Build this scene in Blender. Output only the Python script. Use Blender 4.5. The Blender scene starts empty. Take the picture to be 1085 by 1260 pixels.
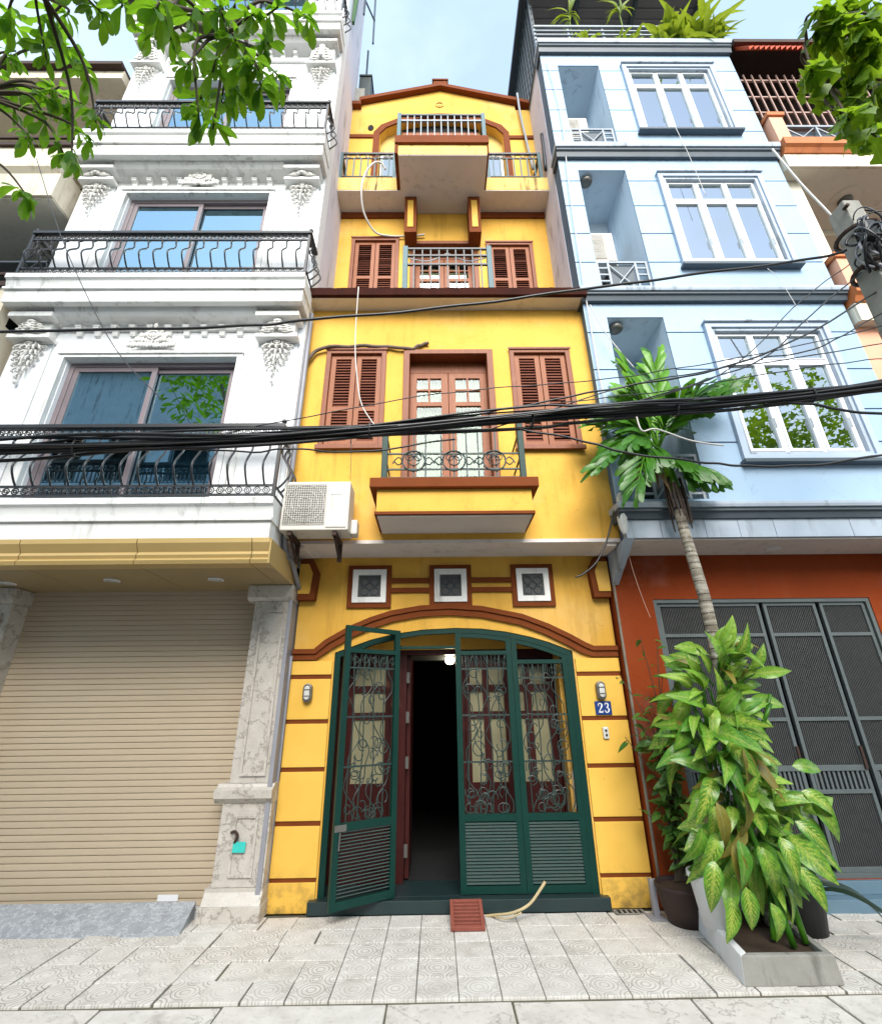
import bpy, bmesh, math, random
from mathutils import Vector, Matrix, noise
random.seed(7)
S = bpy.context.scene
COL = S.collection
R = math.radians

# ------------------------------------------------------------------ camera
cam_d = bpy.data.cameras.new('camera')
cam_d.sensor_fit = 'HORIZONTAL'; cam_d.sensor_width = 36.0
cam_d.lens = 36.0 * 580.0 / 1085.0
cam_d.clip_start = 0.05; cam_d.clip_end = 2000
cam = bpy.data.objects.new('camera', cam_d); COL.objects.link(cam)
_ya, _pi, _ro = R(0.695), R(22.985), R(-0.692)
_f = Vector((math.sin(_ya)*math.cos(_pi), math.cos(_ya)*math.cos(_pi), math.sin(_pi)))
_r = Vector((math.cos(_ya), -math.sin(_ya), 0)); _u = _r.cross(_f)
_r2 = _r*math.cos(_ro) + _u*math.sin(_ro); _u2 = -_r*math.sin(_ro) + _u*math.cos(_ro)
cam.matrix_world = Matrix(((_r2.x, _u2.x, -_f.x, 0), (_r2.y, _u2.y, -_f.y, 0), (_r2.z, _u2.z, -_f.z, 1.6), (0, 0, 0, 1)))
S.camera = cam

# ------------------------------------------------------------------ sky, sun, exposure
SUN_EL, SUN_AZ = 36.0, 178.0       # azimuth clockwise from +Y (north); the sun stands high over the street behind the viewer
world = bpy.data.worlds.new('World'); S.world = world; world.use_nodes = True
wn = world.node_tree.nodes; wl = world.node_tree.links; wn.clear()
wo = wn.new('ShaderNodeOutputWorld'); wb = wn.new('ShaderNodeBackground'); ws = wn.new('ShaderNodeTexSky')
ws.sky_type = 'NISHITA'; ws.sun_disc = False
ws.sun_elevation = R(SUN_EL); ws.sun_rotation = R(SUN_AZ)
ws.air_density = 1.0; ws.dust_density = 1.0; ws.ozone_density = 1.0
wb.inputs['Strength'].default_value = 0.115
# thin bright veil of cloud over the whole sky, thicker in patches
wc = wn.new('ShaderNodeTexCoord'); wm = wn.new('ShaderNodeMapping'); wm.inputs['Scale'].default_value = (1.0, 1.0, 1.8); wm.inputs['Location'].default_value = (7.3, 3.3, 0.9)
wz = wn.new('ShaderNodeTexNoise'); wz.inputs['Scale'].default_value = 1.5; wz.inputs['Detail'].default_value = 6; wz.inputs['Roughness'].default_value = 0.55
wr = wn.new('ShaderNodeMapRange'); wr.inputs[1].default_value = 0.36; wr.inputs[2].default_value = 0.66; wr.inputs[3].default_value = 0.32; wr.inputs[4].default_value = 1.0
wx = wn.new('ShaderNodeMix'); wx.data_type = 'RGBA'; wx.inputs[7].default_value = (2.1, 2.5, 2.65, 1)
wl.new(wc.outputs['Generated'], wm.inputs[0]); wl.new(wm.outputs[0], wz.inputs['Vector']); wl.new(wz.outputs['Fac'], wr.inputs[0]); wl.new(wr.outputs[0], wx.inputs[0])
wl.new(ws.outputs[0], wx.inputs[6]); wl.new(wx.outputs[2], wb.inputs[0]); wl.new(wb.outputs[0], wo.inputs[0])
sun_d = bpy.data.lights.new('sun', 'SUN'); sun_d.energy = 1.25; sun_d.angle = R(38); sun_d.color = (1.0, 0.96, 0.9)
sun = bpy.data.objects.new('sun', sun_d); COL.objects.link(sun)
_sd = Vector((math.sin(R(SUN_AZ))*math.cos(R(SUN_EL)), math.cos(R(SUN_AZ))*math.cos(R(SUN_EL)), math.sin(R(SUN_EL))))
sun.rotation_euler = (-_sd).to_track_quat('-Z', 'Y').to_euler(); sun.location = _sd*60
S.view_settings.view_transform = 'Standard'; S.view_settings.look = 'None'
S.view_settings.exposure = 2.32; S.view_settings.gamma = 1.0; S.view_settings.use_curve_mapping = False

# ------------------------------------------------------------------ materials
def lin(h):
    h = h.lstrip('#'); o = []
    for i in (0, 2, 4):
        c = int(h[i:i+2], 16)/255.0
        o.append(c/12.92 if c <= 0.04045 else ((c+0.055)/1.055)**2.4)
    return tuple(o)

class NT:
    def __init__(s, name):
        s.m = bpy.data.materials.new(name); s.m.use_nodes = True
        s.t = s.m.node_tree; s.n = s.t.nodes; s.l = s.t.links
        s.b = s.n['Principled BSDF']; s.out = s.n['Material Output']
    def node(s, typ, **kw):
        n = s.n.new(typ)
        for k, v in kw.items(): setattr(n, k, v)
        return n
    def link(s, a, b): s.l.new(a, b)
    def setin(s, n, i, v):
        if hasattr(v, 'is_linked') or isinstance(v, bpy.types.NodeSocket): s.l.new(v, n.inputs[i])
        else: n.inputs[i].default_value = v
    def math(s, op, a, b=None, c=None, clamp=False):
        n = s.n.new('ShaderNodeMath'); n.operation = op; n.use_clamp = clamp
        for i, v in enumerate((a, b, c)):
            if v is not None: s.setin(n, i, v)
        return n.outputs[0]
    def mix(s, fac, a, b, mode='MIX'):
        n = s.n.new('ShaderNodeMix'); n.data_type = 'RGBA'; n.blend_type = mode; n.clamp_factor = True
        s.setin(n, 0, fac)
        for i, v in ((6, a), (7, b)):
            if isinstance(v, tuple): v = (v[0], v[1], v[2], 1.0)
            s.setin(n, i, v)
        return n.outputs[2]
    def coords(s, scale=(1, 1, 1), rnd=True, gen=False):
        tc = s.node('ShaderNodeTexCoord'); v = tc.outputs['UV' if gen else 'Object']
        if rnd:
            oi = s.node('ShaderNodeObjectInfo')
            vm = s.node('ShaderNodeVectorMath', operation='MULTIPLY_ADD')
            s.link(oi.outputs['Random'], vm.inputs[0]); vm.inputs[1].default_value = (37.0, 17.0, 53.0); s.link(v, vm.inputs[2]); v = vm.outputs[0]
        if scale != (1, 1, 1):
            mp = s.node('ShaderNodeMapping'); mp.inputs['Scale'].default_value = scale; s.link(v, mp.inputs['Vector']); v = mp.outputs[0]
        return v
    def noise(s, vec, scale, detail=4, rough=0.55):
        n = s.node('ShaderNodeTexNoise'); n.inputs['Scale'].default_value = scale; n.inputs['Detail'].default_value = detail
        n.inputs['Roughness'].default_value = rough; s.link(vec, n.inputs['Vector']); return n.outputs['Fac']
    def ramp(s, fac, lo, hi):
        n = s.node('ShaderNodeMapRange'); n.inputs[1].default_value = lo; n.inputs[2].default_value = hi; n.clamp = True
        s.link(fac, n.inputs[0]); return n.outputs[0]
    def bump(s, h, strength, dist=0.01):
        n = s.node('ShaderNodeBump'); n.inputs['Strength'].default_value = strength; n.inputs['Distance'].default_value = dist
        s.link(h, n.inputs['Height']); s.link(n.outputs[0], s.b.inputs['Normal'])

MATS = {}
def M(key, col, col2=None, rough=0.7, scale=2.0, var=0.5, bump=0.15, bscale=60, metal=0.0, spec=0.4, streak=None, streak_amt=0.35, fine=0.0, rnd=True):
    """A worn painted / plastered / metal surface: two tones mixed by noise, optional dirt runs, fine relief."""
    if isinstance(col, str): col = lin(col)
    if col2 is None: col2 = tuple(c*0.8 for c in col)
    elif isinstance(col2, str): col2 = lin(col2)
    t = NT(key); v = t.coords(rnd=rnd)
    f = t.ramp(t.noise(v, scale, 5, 0.6), 0.5-var*0.5, 0.5+var*0.5)
    c = t.mix(f, col, col2)
    if key in ('yellow', 'cream', 'blue', 'white_wall', 'side_wall', 'side_wall_pale', 'red_wall'):      # sun-bleached patches and hairline cracks
        pa = t.ramp(t.noise(v, 0.75, 6, 0.65), 0.54, 0.70); c = t.mix(t.math('MULTIPLY', pa, 0.35), c, tuple(min(0.85, x*0.75+0.19) for x in col))
        hc = t.ramp(t.math('ABSOLUTE', t.math('SUBTRACT', t.noise(v, 0.9, 9, 0.62), 0.47)), 0.0016, 0.0002); c = t.mix(t.math('MULTIPLY', hc, 0.55), c, tuple(x*0.25 for x in col))
        gr = t.ramp(t.noise(v, 5.5, 8, 0.75), 0.60, 0.74); c = t.mix(t.math('MULTIPLY', gr, 0.22), c, tuple(x*0.4 for x in col))
    if key == 'yellow_old':
        st_ = t.math('MULTIPLY', t.ramp(t.noise(t.coords((1, 1, 0.45), rnd=rnd), 9, 6, 0.75), 0.55, 0.64), t.ramp(t.noise(v, 1.7, 3, 0.6), 0.42, 0.6)); c = t.mix(t.math('MULTIPLY', st_, 0.85), c, (0.06, 0.045, 0.025))
    if fine:
        g = t.ramp(t.noise(v, 45, 3, 0.7), 0.3, 0.7)
        c = t.mix(t.math('MULTIPLY', g, fine), c, tuple(x*0.55 for x in col))
    if streak:
        mp = t.coords((5.5, 5.5, 0.55), rnd=rnd); sn = t.ramp(t.noise(mp, 1.6, 5, 0.65), 0.52, 0.66)
        sp = t.ramp(t.noise(v, 1.1, 3, 0.6), 0.42, 0.6)
        c = t.mix(t.math('MULTIPLY', t.math('MULTIPLY', sn, sp), streak_amt), c, lin(streak) if isinstance(streak, str) else streak)
    t.link(c, t.b.inputs['Base Color'])
    t.b.inputs['Roughness'].default_value = rough; t.b.inputs['Metallic'].default_value = metal
    t.b.inputs['Specular IOR Level'].default_value = spec
    if bump: t.bump(t.noise(v, bscale, 4, 0.6), bump, 0.004)
    MATS[key] = t.m; return t.m

YEL = (0.76, 0.45, 0.080)
M('yellow', YEL, (0.60, 0.315, 0.034), 0.8, 1.1, 0.55, 0.25, 40, streak='#8a6420', streak_amt=0.32)
M('yellow_old', (0.76, 0.53, 0.17), (0.62, 0.42, 0.12), 0.85, 3.0, 0.5, 0.3, 40, streak='#2a2418', streak_amt=1.0)
def yellow_base():
    t = NT('yellow_block'); v = t.coords(rnd=False)
    c = t.mix(t.ramp(t.noise(v, 2.2, 5, 0.6), 0.25, 0.75), (0.79, 0.48, 0.080), (0.70, 0.40, 0.052))
    sep = t.node('ShaderNodeSeparateXYZ'); t.link(t.node('ShaderNodeTexCoord').outputs['Object'], sep.inputs[0])
    low = t.ramp(sep.outputs[2], 0.36, 0.02)           # splash dirt and damp near the pavement
    d = t.math('MULTIPLY', low, t.ramp(t.noise(v, 7, 6, 0.7), 0.42, 0.62))
    c = t.mix(t.math('MULTIPLY', d, 0.75), c, (0.13, 0.09, 0.03))
    sp = t.ramp(t.noise(v, 16, 5, 0.7), 0.66, 0.72)
    c = t.mix(t.math('MULTIPLY', sp, 0.5), c, (0.25, 0.16, 0.04))
    t.link(c, t.b.inputs['Base Color']); t.b.inputs['Roughness'].default_value = 0.75
    t.bump(t.noise(v, 40, 4, 0.6), 0.2, 0.004); MATS['yellow_block'] = t.m
yellow_base()
M('brown', (0.19, 0.048, 0.010), (0.135, 0.032, 0.007), 0.75, 4, 0.6, 0.1, spec=0.15)
M('brown_dark', (0.050, 0.014, 0.009), (0.028, 0.009, 0.007), 0.9, 5, 0.6, 0.1, spec=0.08, streak='#1c1712')
def wood(key, a, b, rough=0.5):
    t = NT(key); v = t.coords((14, 14, 1.2)); g = t.ramp(t.noise(v, 2.2, 6, 0.7), 0.3, 0.7)
    c = t.mix(g, a, b); w = t.ramp(t.noise(t.coords(), 5, 4, 0.6), 0.62, 0.8)
    c = t.mix(t.math('MULTIPLY', w, 0.30), c, (0.40, 0.20, 0.11))
    t.link(c, t.b.inputs['Base Color']); t.b.inputs['Roughness'].default_value = rough; t.b.inputs['Specular IOR Level'].default_value = 0.3
    t.bump(g, 0.12, 0.002); MATS[key] = t.m
wood('wood', (0.29, 0.090, 0.027), (0.205, 0.058, 0.017))
wood('wood_frame', (0.24, 0.070, 0.023), (0.165, 0.046, 0.015))
wood('slat_wood', (0.22, 0.075, 0.045), (0.15, 0.05, 0.032))
wood('maroon', (0.060, 0.010, 0.008), (0.035, 0.007, 0.006), 0.4)
M('white_soffit', (0.72, 0.66, 0.62), (0.62, 0.56, 0.52), 0.85, 2, 0.7, 0.1, streak='#8a7c6c', streak_amt=0.3)
M('white_wall', (0.80, 0.81, 0.82), (0.73, 0.74, 0.75), 0.7, 1.2, 0.7, 0.1, streak='#9a988f', streak_amt=0.3)
M('white_trim', (0.80, 0.80, 0.79), (0.71, 0.71, 0.68), 0.65, 3, 0.6, 0.1, streak='#6f6a5c', streak_amt=0.5)
M('ornament', (0.72, 0.71, 0.68), (0.55, 0.53, 0.49), 0.7, 16, 0.5, 0.2, 90)
M('side_wall', (0.66, 0.63, 0.69), (0.57, 0.55, 0.61), 0.85, 1.0, 0.8, 0.15, streak='#5f5a60', streak_amt=0.6)
M('side_wall_pale', (0.66, 0.63, 0.68), (0.56, 0.53, 0.58), 0.85, 1.0, 0.8, 0.15, streak='#6f6a70', streak_amt=0.6)
M('blue', (0.33, 0.455, 0.60), (0.275, 0.40, 0.54), 0.55, 1.6, 0.7, 0.08, streak='#6c8092', streak_amt=0.16)
M('blue_joint', (0.10, 0.16, 0.23), None, 0.8, 3, 0.5, 0)
M('blue_deep', (0.60, 0.71, 0.81), (0.52, 0.63, 0.73), 0.7, 1.5, 0.7, 0.1, streak='#51616e')
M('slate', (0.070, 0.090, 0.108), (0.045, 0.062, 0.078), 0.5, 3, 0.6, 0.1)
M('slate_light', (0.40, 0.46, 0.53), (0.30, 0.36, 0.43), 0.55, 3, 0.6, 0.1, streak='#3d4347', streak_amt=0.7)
M('trim_blue', (0.40, 0.48, 0.58), (0.33, 0.41, 0.51), 0.5, 2, 0.6, 0.05)
M('upvc', (0.78, 0.80, 0.83), (0.70, 0.72, 0.75), 0.35, 4, 0.6, 0.0)
M('red_wall', (0.27, 0.045, 0.007), (0.20, 0.033, 0.005), 0.75, 1.6, 0.8, 0.2, streak='#8a4a34', streak_amt=0.2, fine=0.15, spec=0.15)
M('orange', (0.52, 0.16, 0.045), (0.40, 0.12, 0.035), 0.7, 2, 0.6, 0.1, streak='#5a2413')
M('peach', (0.78, 0.40, 0.26), (0.66, 0.33, 0.21), 0.75, 2, 0.6, 0.1)
M('cream', (0.72, 0.64, 0.50), (0.62, 0.55, 0.43), 0.8, 1.6, 0.7, 0.15, streak='#7a6c50', streak_amt=0.5)
M('cream_soffit', (0.76, 0.72, 0.60), (0.68, 0.63, 0.51), 0.85, 1.6, 0.7, 0.1, streak='#6e6650', streak_amt=0.3)
M('green', (0.003, 0.036, 0.027), (0.002, 0.028, 0.021), 0.45, 5, 0.6, 0.05, 40, spec=0.22)
M('slat_green', (0.035, 0.075, 0.066), (0.06, 0.085, 0.078), 0.5, 8, 0.6, 0.0)
M('green_iron', (0.014, 0.040, 0.034), (0.028, 0.040, 0.036), 0.5, 8, 0.6, 0.0)
M('teal_post', (0.055, 0.13, 0.15), (0.035, 0.09, 0.10), 0.5, 5, 0.6, 0.0)
M('step_stone', (0.012, 0.028, 0.030), (0.020, 0.036, 0.036), 0.35, 6, 0.6, 0.05, fine=0.2)
M('black_iron', (0.012, 0.013, 0.015), (0.022, 0.023, 0.026), 0.42, 8, 0.6, 0.0, spec=0.5)
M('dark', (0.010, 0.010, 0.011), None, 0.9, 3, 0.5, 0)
M('room', (0.055, 0.060, 0.060), (0.035, 0.040, 0.040), 0.9, 2, 0.6, 0)
M('room_teal', (0.04, 0.10, 0.12), (0.02, 0.05, 0.07), 0.9, 1.2, 0.6, 0)
M('shutter', (0.50, 0.405, 0.285), (0.44, 0.355, 0.25), 0.5, 1.2, 0.7, 0.04, 120, spec=0.4)
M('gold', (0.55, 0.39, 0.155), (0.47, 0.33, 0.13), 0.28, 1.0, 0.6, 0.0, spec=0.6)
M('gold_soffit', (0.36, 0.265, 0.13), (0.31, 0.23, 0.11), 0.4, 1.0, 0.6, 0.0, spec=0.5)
def stone(key, a, b, vein, rough=0.45, vs=3.0):
    t = NT(key); v = t.coords()
    c = t.mix(t.ramp(t.noise(v, 9, 8, 0.7), 0.3, 0.7), a, b)
    n1 = t.noise(v, vs, 7, 0.65); ve = t.math('ABSOLUTE', t.math('SUBTRACT', n1, 0.5))
    ve = t.ramp(ve, 0.022, 0.0); c = t.mix(t.math('MULTIPLY', ve, 0.65), c, vein)
    sp = t.ramp(t.noise(v, 70, 3, 0.7), 0.60, 0.68); c = t.mix(t.math('MULTIPLY', sp, 0.45), c, vein)
    t.link(c, t.b.inputs['Base Color']); t.b.inputs['Roughness'].default_value = rough
    t.bump(t.noise(v, 30, 5, 0.6), 0.1, 0.003); MATS[key] = t.m
stone('marble', (0.55, 0.51, 0.45), (0.43, 0.39, 0.34), (0.16, 0.13, 0.10))
stone('granite', (0.36, 0.38, 0.40), (0.22, 0.235, 0.25), (0.60, 0.62, 0.64), 0.5, 8)
def paving(key, pattern):
    t = NT(key); tc = t.node('ShaderNodeTexCoord'); o = tc.outputs['Object']; v = t.coords()
    c = t.mix(t.ramp(t.noise(v, 6, 7, 0.7), 0.3, 0.7), (0.72, 0.69, 0.64), (0.54, 0.51, 0.46))
    oi = t.node('ShaderNodeObjectInfo')
    c = t.mix(t.math('MULTIPLY', oi.outputs['Random'], 0.30), c, (0.60, 0.54, 0.47))
    di = t.ramp(t.noise(v, 3.3, 6, 0.7), 0.55, 0.75); c = t.mix(t.math('MULTIPLY', di, 0.5 if pattern else 0.6), c, (0.24, 0.215, 0.17))
    h = t.noise(v, 60, 5, 0.65)
    if pattern:
        sp = t.node('ShaderNodeSeparateXYZ'); t.link(o, sp.inputs[0]); x, y = sp.outputs[0], sp.outputs[1]
        nz = t.math('MULTIPLY', t.math('SUBTRACT', t.noise(v, 14, 2), 0.5), 0.006)
        def ring(cx, cy, rads, w=0.0055, sx=1.0):
            dx = t.math('MULTIPLY', t.math('SUBTRACT', x, cx), sx); dy = t.math('SUBTRACT', y, cy)
            r = t.math('ADD', t.math('SQRT', t.math('ADD', t.math('MULTIPLY', dx, dx), t.math('MULTIPLY', dy, dy))), nz)
            res = None
            for q in rads:
                m = t.ramp(t.math('ABSOLUTE', t.math('SUBTRACT', r, q)), w, w*0.45)
                res = m if res is None else t.math('MAXIMUM', res, m)
            return res
        ax = t.math('ABSOLUTE', x); ay = t.math('ABSOLUTE', y)
        x, y = ax, ay
        g = ring(0, 0, (0.028, 0.058, 0.083))
        g2 = ring(0.131, 0.127, (0.045, 0.072)); g3 = ring(0.131, 0.0, (0.022, 0.040)); g4 = ring(0.0, 0.127, (0.022, 0.040))
        gate = t.math('LESS_THAN', t.math('ADD', ax, ay), 0.205)
        g = t.math('MAXIMUM', g, t.math('MAXIMUM', g2, t.math('MAXIMUM', g3, g4)))
        wear = t.ramp(t.noise(v, 8, 4, 0.6), 0.25, 0.5)
        gg = t.math('MULTIPLY', t.math('MULTIPLY', g, wear), t.math('ADD', 0.35, t.math('MULTIPLY', t.math('FRACT', t.math('MULTIPLY', oi.outputs['Random'], 5.3)), 0.65)))
        c = t.mix(t.math('MULTIPLY', gg, 0.55), c, (0.17, 0.145, 0.115))
        h = t.math('SUBTRACT', t.math('MULTIPLY', h, 0.25), gg)
    else:
        n1 = t.noise(v, 1.3, 8, 0.6); ck = t.ramp(t.math('ABSOLUTE', t.math('SUBTRACT', n1, 0.5)), 0.006, 0.001)
        c = t.mix(t.math('MULTIPLY', ck, 0.45), c, (0.12, 0.11, 0.085)); pt_ = t.ramp(t.noise(v, 26, 5, 0.7), 0.56, 0.70); c = t.mix(t.math('MULTIPLY', pt_, 0.45), c, (0.22, 0.20, 0.165))
        h = t.math('SUBTRACT', t.math('MULTIPLY', h, 0.5), ck)
    t.link(c, t.b.inputs['Base Color']); t.b.inputs['Roughness'].default_value = 0.8; t.b.inputs['Specular IOR Level'].default_value = 0.3
    t.bump(h, 0.35, 0.004); MATS[key] = t.m
paving('tile', True); paving('kerb_stone', False)
M('joint_dirt', (0.10, 0.088, 0.066), (0.15, 0.14, 0.09), 0.95, 6, 0.6, 0.4, 50)
M('asphalt', (0.17, 0.165, 0.155), (0.13, 0.125, 0.118), 0.9, 3, 0.6, 0.5, 160)
M('steel_frame', (0.105, 0.125, 0.125), (0.085, 0.10, 0.10), 0.5, 4, 0.6, 0.05, spec=0.4)
M('steel_sheet', (0.085, 0.088, 0.086), (0.055, 0.057, 0.056), 0.6, 20, 0.6, 0.3, 90)
M('blue_step', (0.13, 0.21, 0.27), (0.10, 0.17, 0.22), 0.55, 4, 0.6, 0.1)
M('ac_white', (0.66, 0.63, 0.57), (0.57, 0.54, 0.48), 0.55, 3, 0.6, 0.05, streak='#6b5a44', streak_amt=0.7)
M('ac_grille', (0.17, 0.165, 0.155), (0.11, 0.11, 0.105), 0.6, 6, 0.6, 0.0)
M('ac_fan', (0.20, 0.20, 0.195), (0.15, 0.15, 0.145), 0.6, 5, 0.6, 0.0)
M('rust', (0.060, 0.030, 0.020), (0.030, 0.018, 0.014), 0.8, 9, 0.6, 0.2)
M('red_iron', (0.28, 0.075, 0.050), (0.20, 0.06, 0.04), 0.65, 12, 0.6, 0.1)
M('concrete', (0.34, 0.33, 0.295), (0.20, 0.195, 0.17), 0.9, 6, 0.7, 0.3, 50, streak='#3a382c', streak_amt=0.7, fine=0.25)
M('white_paint_stone', (0.72, 0.73, 0.74), (0.60, 0.60, 0.60), 0.7, 5, 0.6, 0.2, streak='#6e685c', streak_amt=0.6)
M('clay_pot', (0.045, 0.024, 0.018), (0.03, 0.018, 0.014), 0.7, 6, 0.6, 0.2)
M('soil', (0.060, 0.035, 0.020), (0.03, 0.02, 0.012), 0.95, 20, 0.6, 0.6, 40)
M('cable', (0.010, 0.010, 0.011), (0.020, 0.020, 0.022), 0.38, 6, 0.6, 0.0, spec=0.5)
M('white_cable', (0.62, 0.60, 0.57), (0.48, 0.46, 0.43), 0.5, 6, 0.6, 0.0)
M('pink_cable', (0.50, 0.30, 0.22), None, 0.5, 6, 0.6, 0.0)
M('grey_pipe', (0.30, 0.30, 0.33), (0.22, 0.22, 0.24), 0.45, 4, 0.6, 0.0)
M('cable_brown', (0.17, 0.12, 0.085), (0.10, 0.08, 0.06), 0.75, 12, 0.6, 0.2)
M('dark_tank', (0.012, 0.026, 0.024), None, 0.5, 4, 0.6, 0.0)
M('roof_metal', (0.20, 0.185, 0.20), (0.15, 0.14, 0.155), 0.5, 2, 0.6, 0.0)
M('rail_grey', (0.33, 0.37, 0.40), (0.24, 0.27, 0.30), 0.45, 5, 0.6, 0.0)
M('rail_dark', (0.05, 0.075, 0.09), (0.035, 0.05, 0.06), 0.45, 5, 0.6, 0.0)
M('awning', (0.62, 0.10, 0.035), (0.50, 0.08, 0.03), 0.5, 3, 0.6, 0.0)
M('rusty_bar', (0.42, 0.27, 0.22), (0.28, 0.17, 0.14), 0.6, 8, 0.6, 0.0)
M('sign_blue', (0.012, 0.045, 0.20), None, 0.35, 4, 0.6, 0.0)
M('sign_white', (0.82, 0.82, 0.82), None, 0.4, 4, 0.6, 0.0)
M('lamp_grey', (0.16, 0.155, 0.14), (0.12, 0.115, 0.10), 0.4, 8, 0.6, 0.0, metal=0.4)
M('lamp_glass', (0.58, 0.58, 0.54), (0.50, 0.50, 0.47), 0.25, 8, 0.6, 0.0)
M('turquoise', (0.05, 0.55, 0.47), (0.04, 0.45, 0.40), 0.4, 20, 0.6, 0.0)
M('curtain', (0.40, 0.41, 0.34), (0.31, 0.32, 0.26), 0.9, 3, 0.6, 0.1)
M('curtain_teal', (0.08, 0.36, 0.42), (0.05, 0.26, 0.32), 0.85, 2, 0.6, 0.1)
M('cream_pane', (0.31, 0.285, 0.17), (0.24, 0.22, 0.13), 0.35, 2, 0.6, 0.05)
M('frame_mauve', (0.22, 0.18, 0.19), (0.17, 0.14, 0.15), 0.35, 3, 0.6, 0.0)
M('bark', (0.24, 0.215, 0.17), (0.15, 0.13, 0.10), 0.9, 9, 0.6, 0.5, 30)
def palm_bark():
    t = NT('palm_bark'); v = t.coords(rnd=False)
    band = t.ramp(t.noise(t.coords((3, 3, 26), rnd=False), 1.0, 4, 0.6), 0.40, 0.62)
    c = t.mix(band, (0.36, 0.33, 0.27), (0.15, 0.125, 0.09)); li = t.ramp(t.noise(v, 22, 5, 0.7), 0.55, 0.68)
    c = t.mix(t.math('MULTIPLY', li, 0.7), c, (0.50, 0.50, 0.44)); t.link(c, t.b.inputs['Base Color']); t.b.inputs['Roughness'].default_value = 0.9
    t.bump(band, 0.5, 0.006); MATS['palm_bark'] = t.m
palm_bark()
M('bark_dark', (0.055, 0.036, 0.024), (0.025, 0.018, 0.014), 0.9, 9, 0.6, 0.5, 30)
M('twig', (0.07, 0.055, 0.035), None, 0.9, 9, 0.6, 0.2)
M('bamboo', (0.52, 0.42, 0.24), (0.40, 0.31, 0.16), 0.55, 12, 0.6, 0.1)
M('bead', (0.42, 0.32, 0.13), (0.30, 0.22, 0.09), 0.5, 30, 0.6, 0.0)
M('black_plastic', (0.015, 0.017, 0.018), None, 0.45, 6, 0.6, 0.0)

def emit(key, col, st):
    t = NT(key); t.b.inputs['Base Color'].default_value = (*col, 1); t.b.inputs['Emission Color'].default_value = (*col, 1); t.b.inputs['Emission Strength'].default_value = st; MATS[key] = t.m
emit('lit_lamp', (1.0, 0.88, 0.62), 8.0)

def glass(key, tint, refl, gc=(0.9, 0.95, 1.0), rough=0.0, ior=1.5):
    t = NT(key); t.n.remove(t.b)
    tr = t.node('ShaderNodeBsdfTransparent'); tr.inputs[0].default_value = (*tint, 1)
    gl = t.node('ShaderNodeBsdfGlossy'); gl.inputs['Roughness'].default_value = rough; gl.inputs[0].default_value = (*gc, 1)
    fr = t.node('ShaderNodeFresnel'); fr.inputs['IOR'].default_value = ior
    fac = t.math('MAXIMUM', t.math('MULTIPLY', fr.outputs[0], 1.0), refl)
    bp = t.node('ShaderNodeBump'); bp.inputs['Strength'].default_value = 0.02; bp.inputs['Distance'].default_value = 0.02
    t.link(t.noise(t.coords(), 1.2, 2), bp.inputs['Height']); t.link(bp.outputs[0], gl.inputs['Normal'])
    mx = t.node('ShaderNodeMixShader'); t.link(fac, mx.inputs[0]); t.link(tr.outputs[0], mx.inputs[1]); t.link(gl.outputs[0], mx.inputs[2])
    t.link(mx.outputs[0], t.out.inputs[0]); MATS[key] = t.m
glass('glass_teal', (0.22, 0.50, 0.58), 0.48, (0.62, 0.90, 1.0))
glass('glass_green', (0.62, 0.74, 0.66), 0.48)
glass('glass_clear', (0.80, 0.85, 0.80), 0.02, ior=1.3)
glass('glass_dark', (0.25, 0.28, 0.26), 0.10)

def leafmat(key, a, b, trans, mid=None, blotch=None, rough=0.45, tr=0.35):
    t = NT(key); oi = t.node('ShaderNodeObjectInfo'); tc = t.node('ShaderNodeTexCoord'); v = t.coords()
    r = t.math('FRACT', t.math('MULTIPLY', oi.outputs['Random'], 7.31))
    c = t.mix(r, a, b)
    c = t.mix(t.ramp(t.noise(v, 9, 3, 0.6), 0.35, 0.65), c, tuple(x*0.78 for x in a))
    sp = t.node('ShaderNodeSeparateXYZ'); t.link(tc.outputs['UV'], sp.inputs[0])
    ac = t.math('ABSOLUTE', t.math('SUBTRACT', sp.outputs[1], 0.5))      # 0 at the midrib, 0.5 at the edge
    if blotch:
        vein = t.math('FRACT', t.math('ADD', t.math('MULTIPLY', sp.outputs[0], 9.0), t.math('MULTIPLY', ac, -5.0)))
        vv = t.ramp(t.math('ABSOLUTE', t.math('SUBTRACT', vein, 0.5)), 0.34, 0.12)
        nz = t.ramp(t.noise(v, 34, 4, 0.7), 0.40, 0.58)
        inner = t.ramp(ac, 0.44, 0.24)
        m = t.math('MULTIPLY', t.math('MULTIPLY', inner, t.math('MAXIMUM', t.math('MULTIPLY', vv, 0.8), t.ramp(ac, 0.14, 0.04))), nz)
        keep = t.ramp(t.math('FRACT', t.math('MULTIPLY', oi.outputs['Random'], 3.7)), 0.12, 0.55)
        c = t.mix(t.math('MULTIPLY', m, t.math('ADD', t.math('MULTIPLY', keep, 0.75), 0.2)), c, blotch)
        t.bump(vein, 0.25, 0.004)
    if mid: c = t.mix(t.math('MULTIPLY', t.ramp(ac, 0.045, 0.015), 0.7), c, mid)
    t.link(c, t.b.inputs['Base Color']); t.b.inputs['Roughness'].default_value = rough; t.b.inputs['Specular IOR Level'].default_value = 0.4
    tl = t.node('ShaderNodeBsdfTranslucent'); t.link(t.mix(0.6, c, trans), tl.inputs[0])
    mx = t.node('ShaderNodeMixShader'); mx.inputs[0].default_value = tr
    t.link(t.b.outputs[0], mx.inputs[1]); t.link(tl.outputs[0], mx.inputs[2]); t.link(mx.outputs[0], t.out.inputs[0]); MATS[key] = t.m
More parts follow.
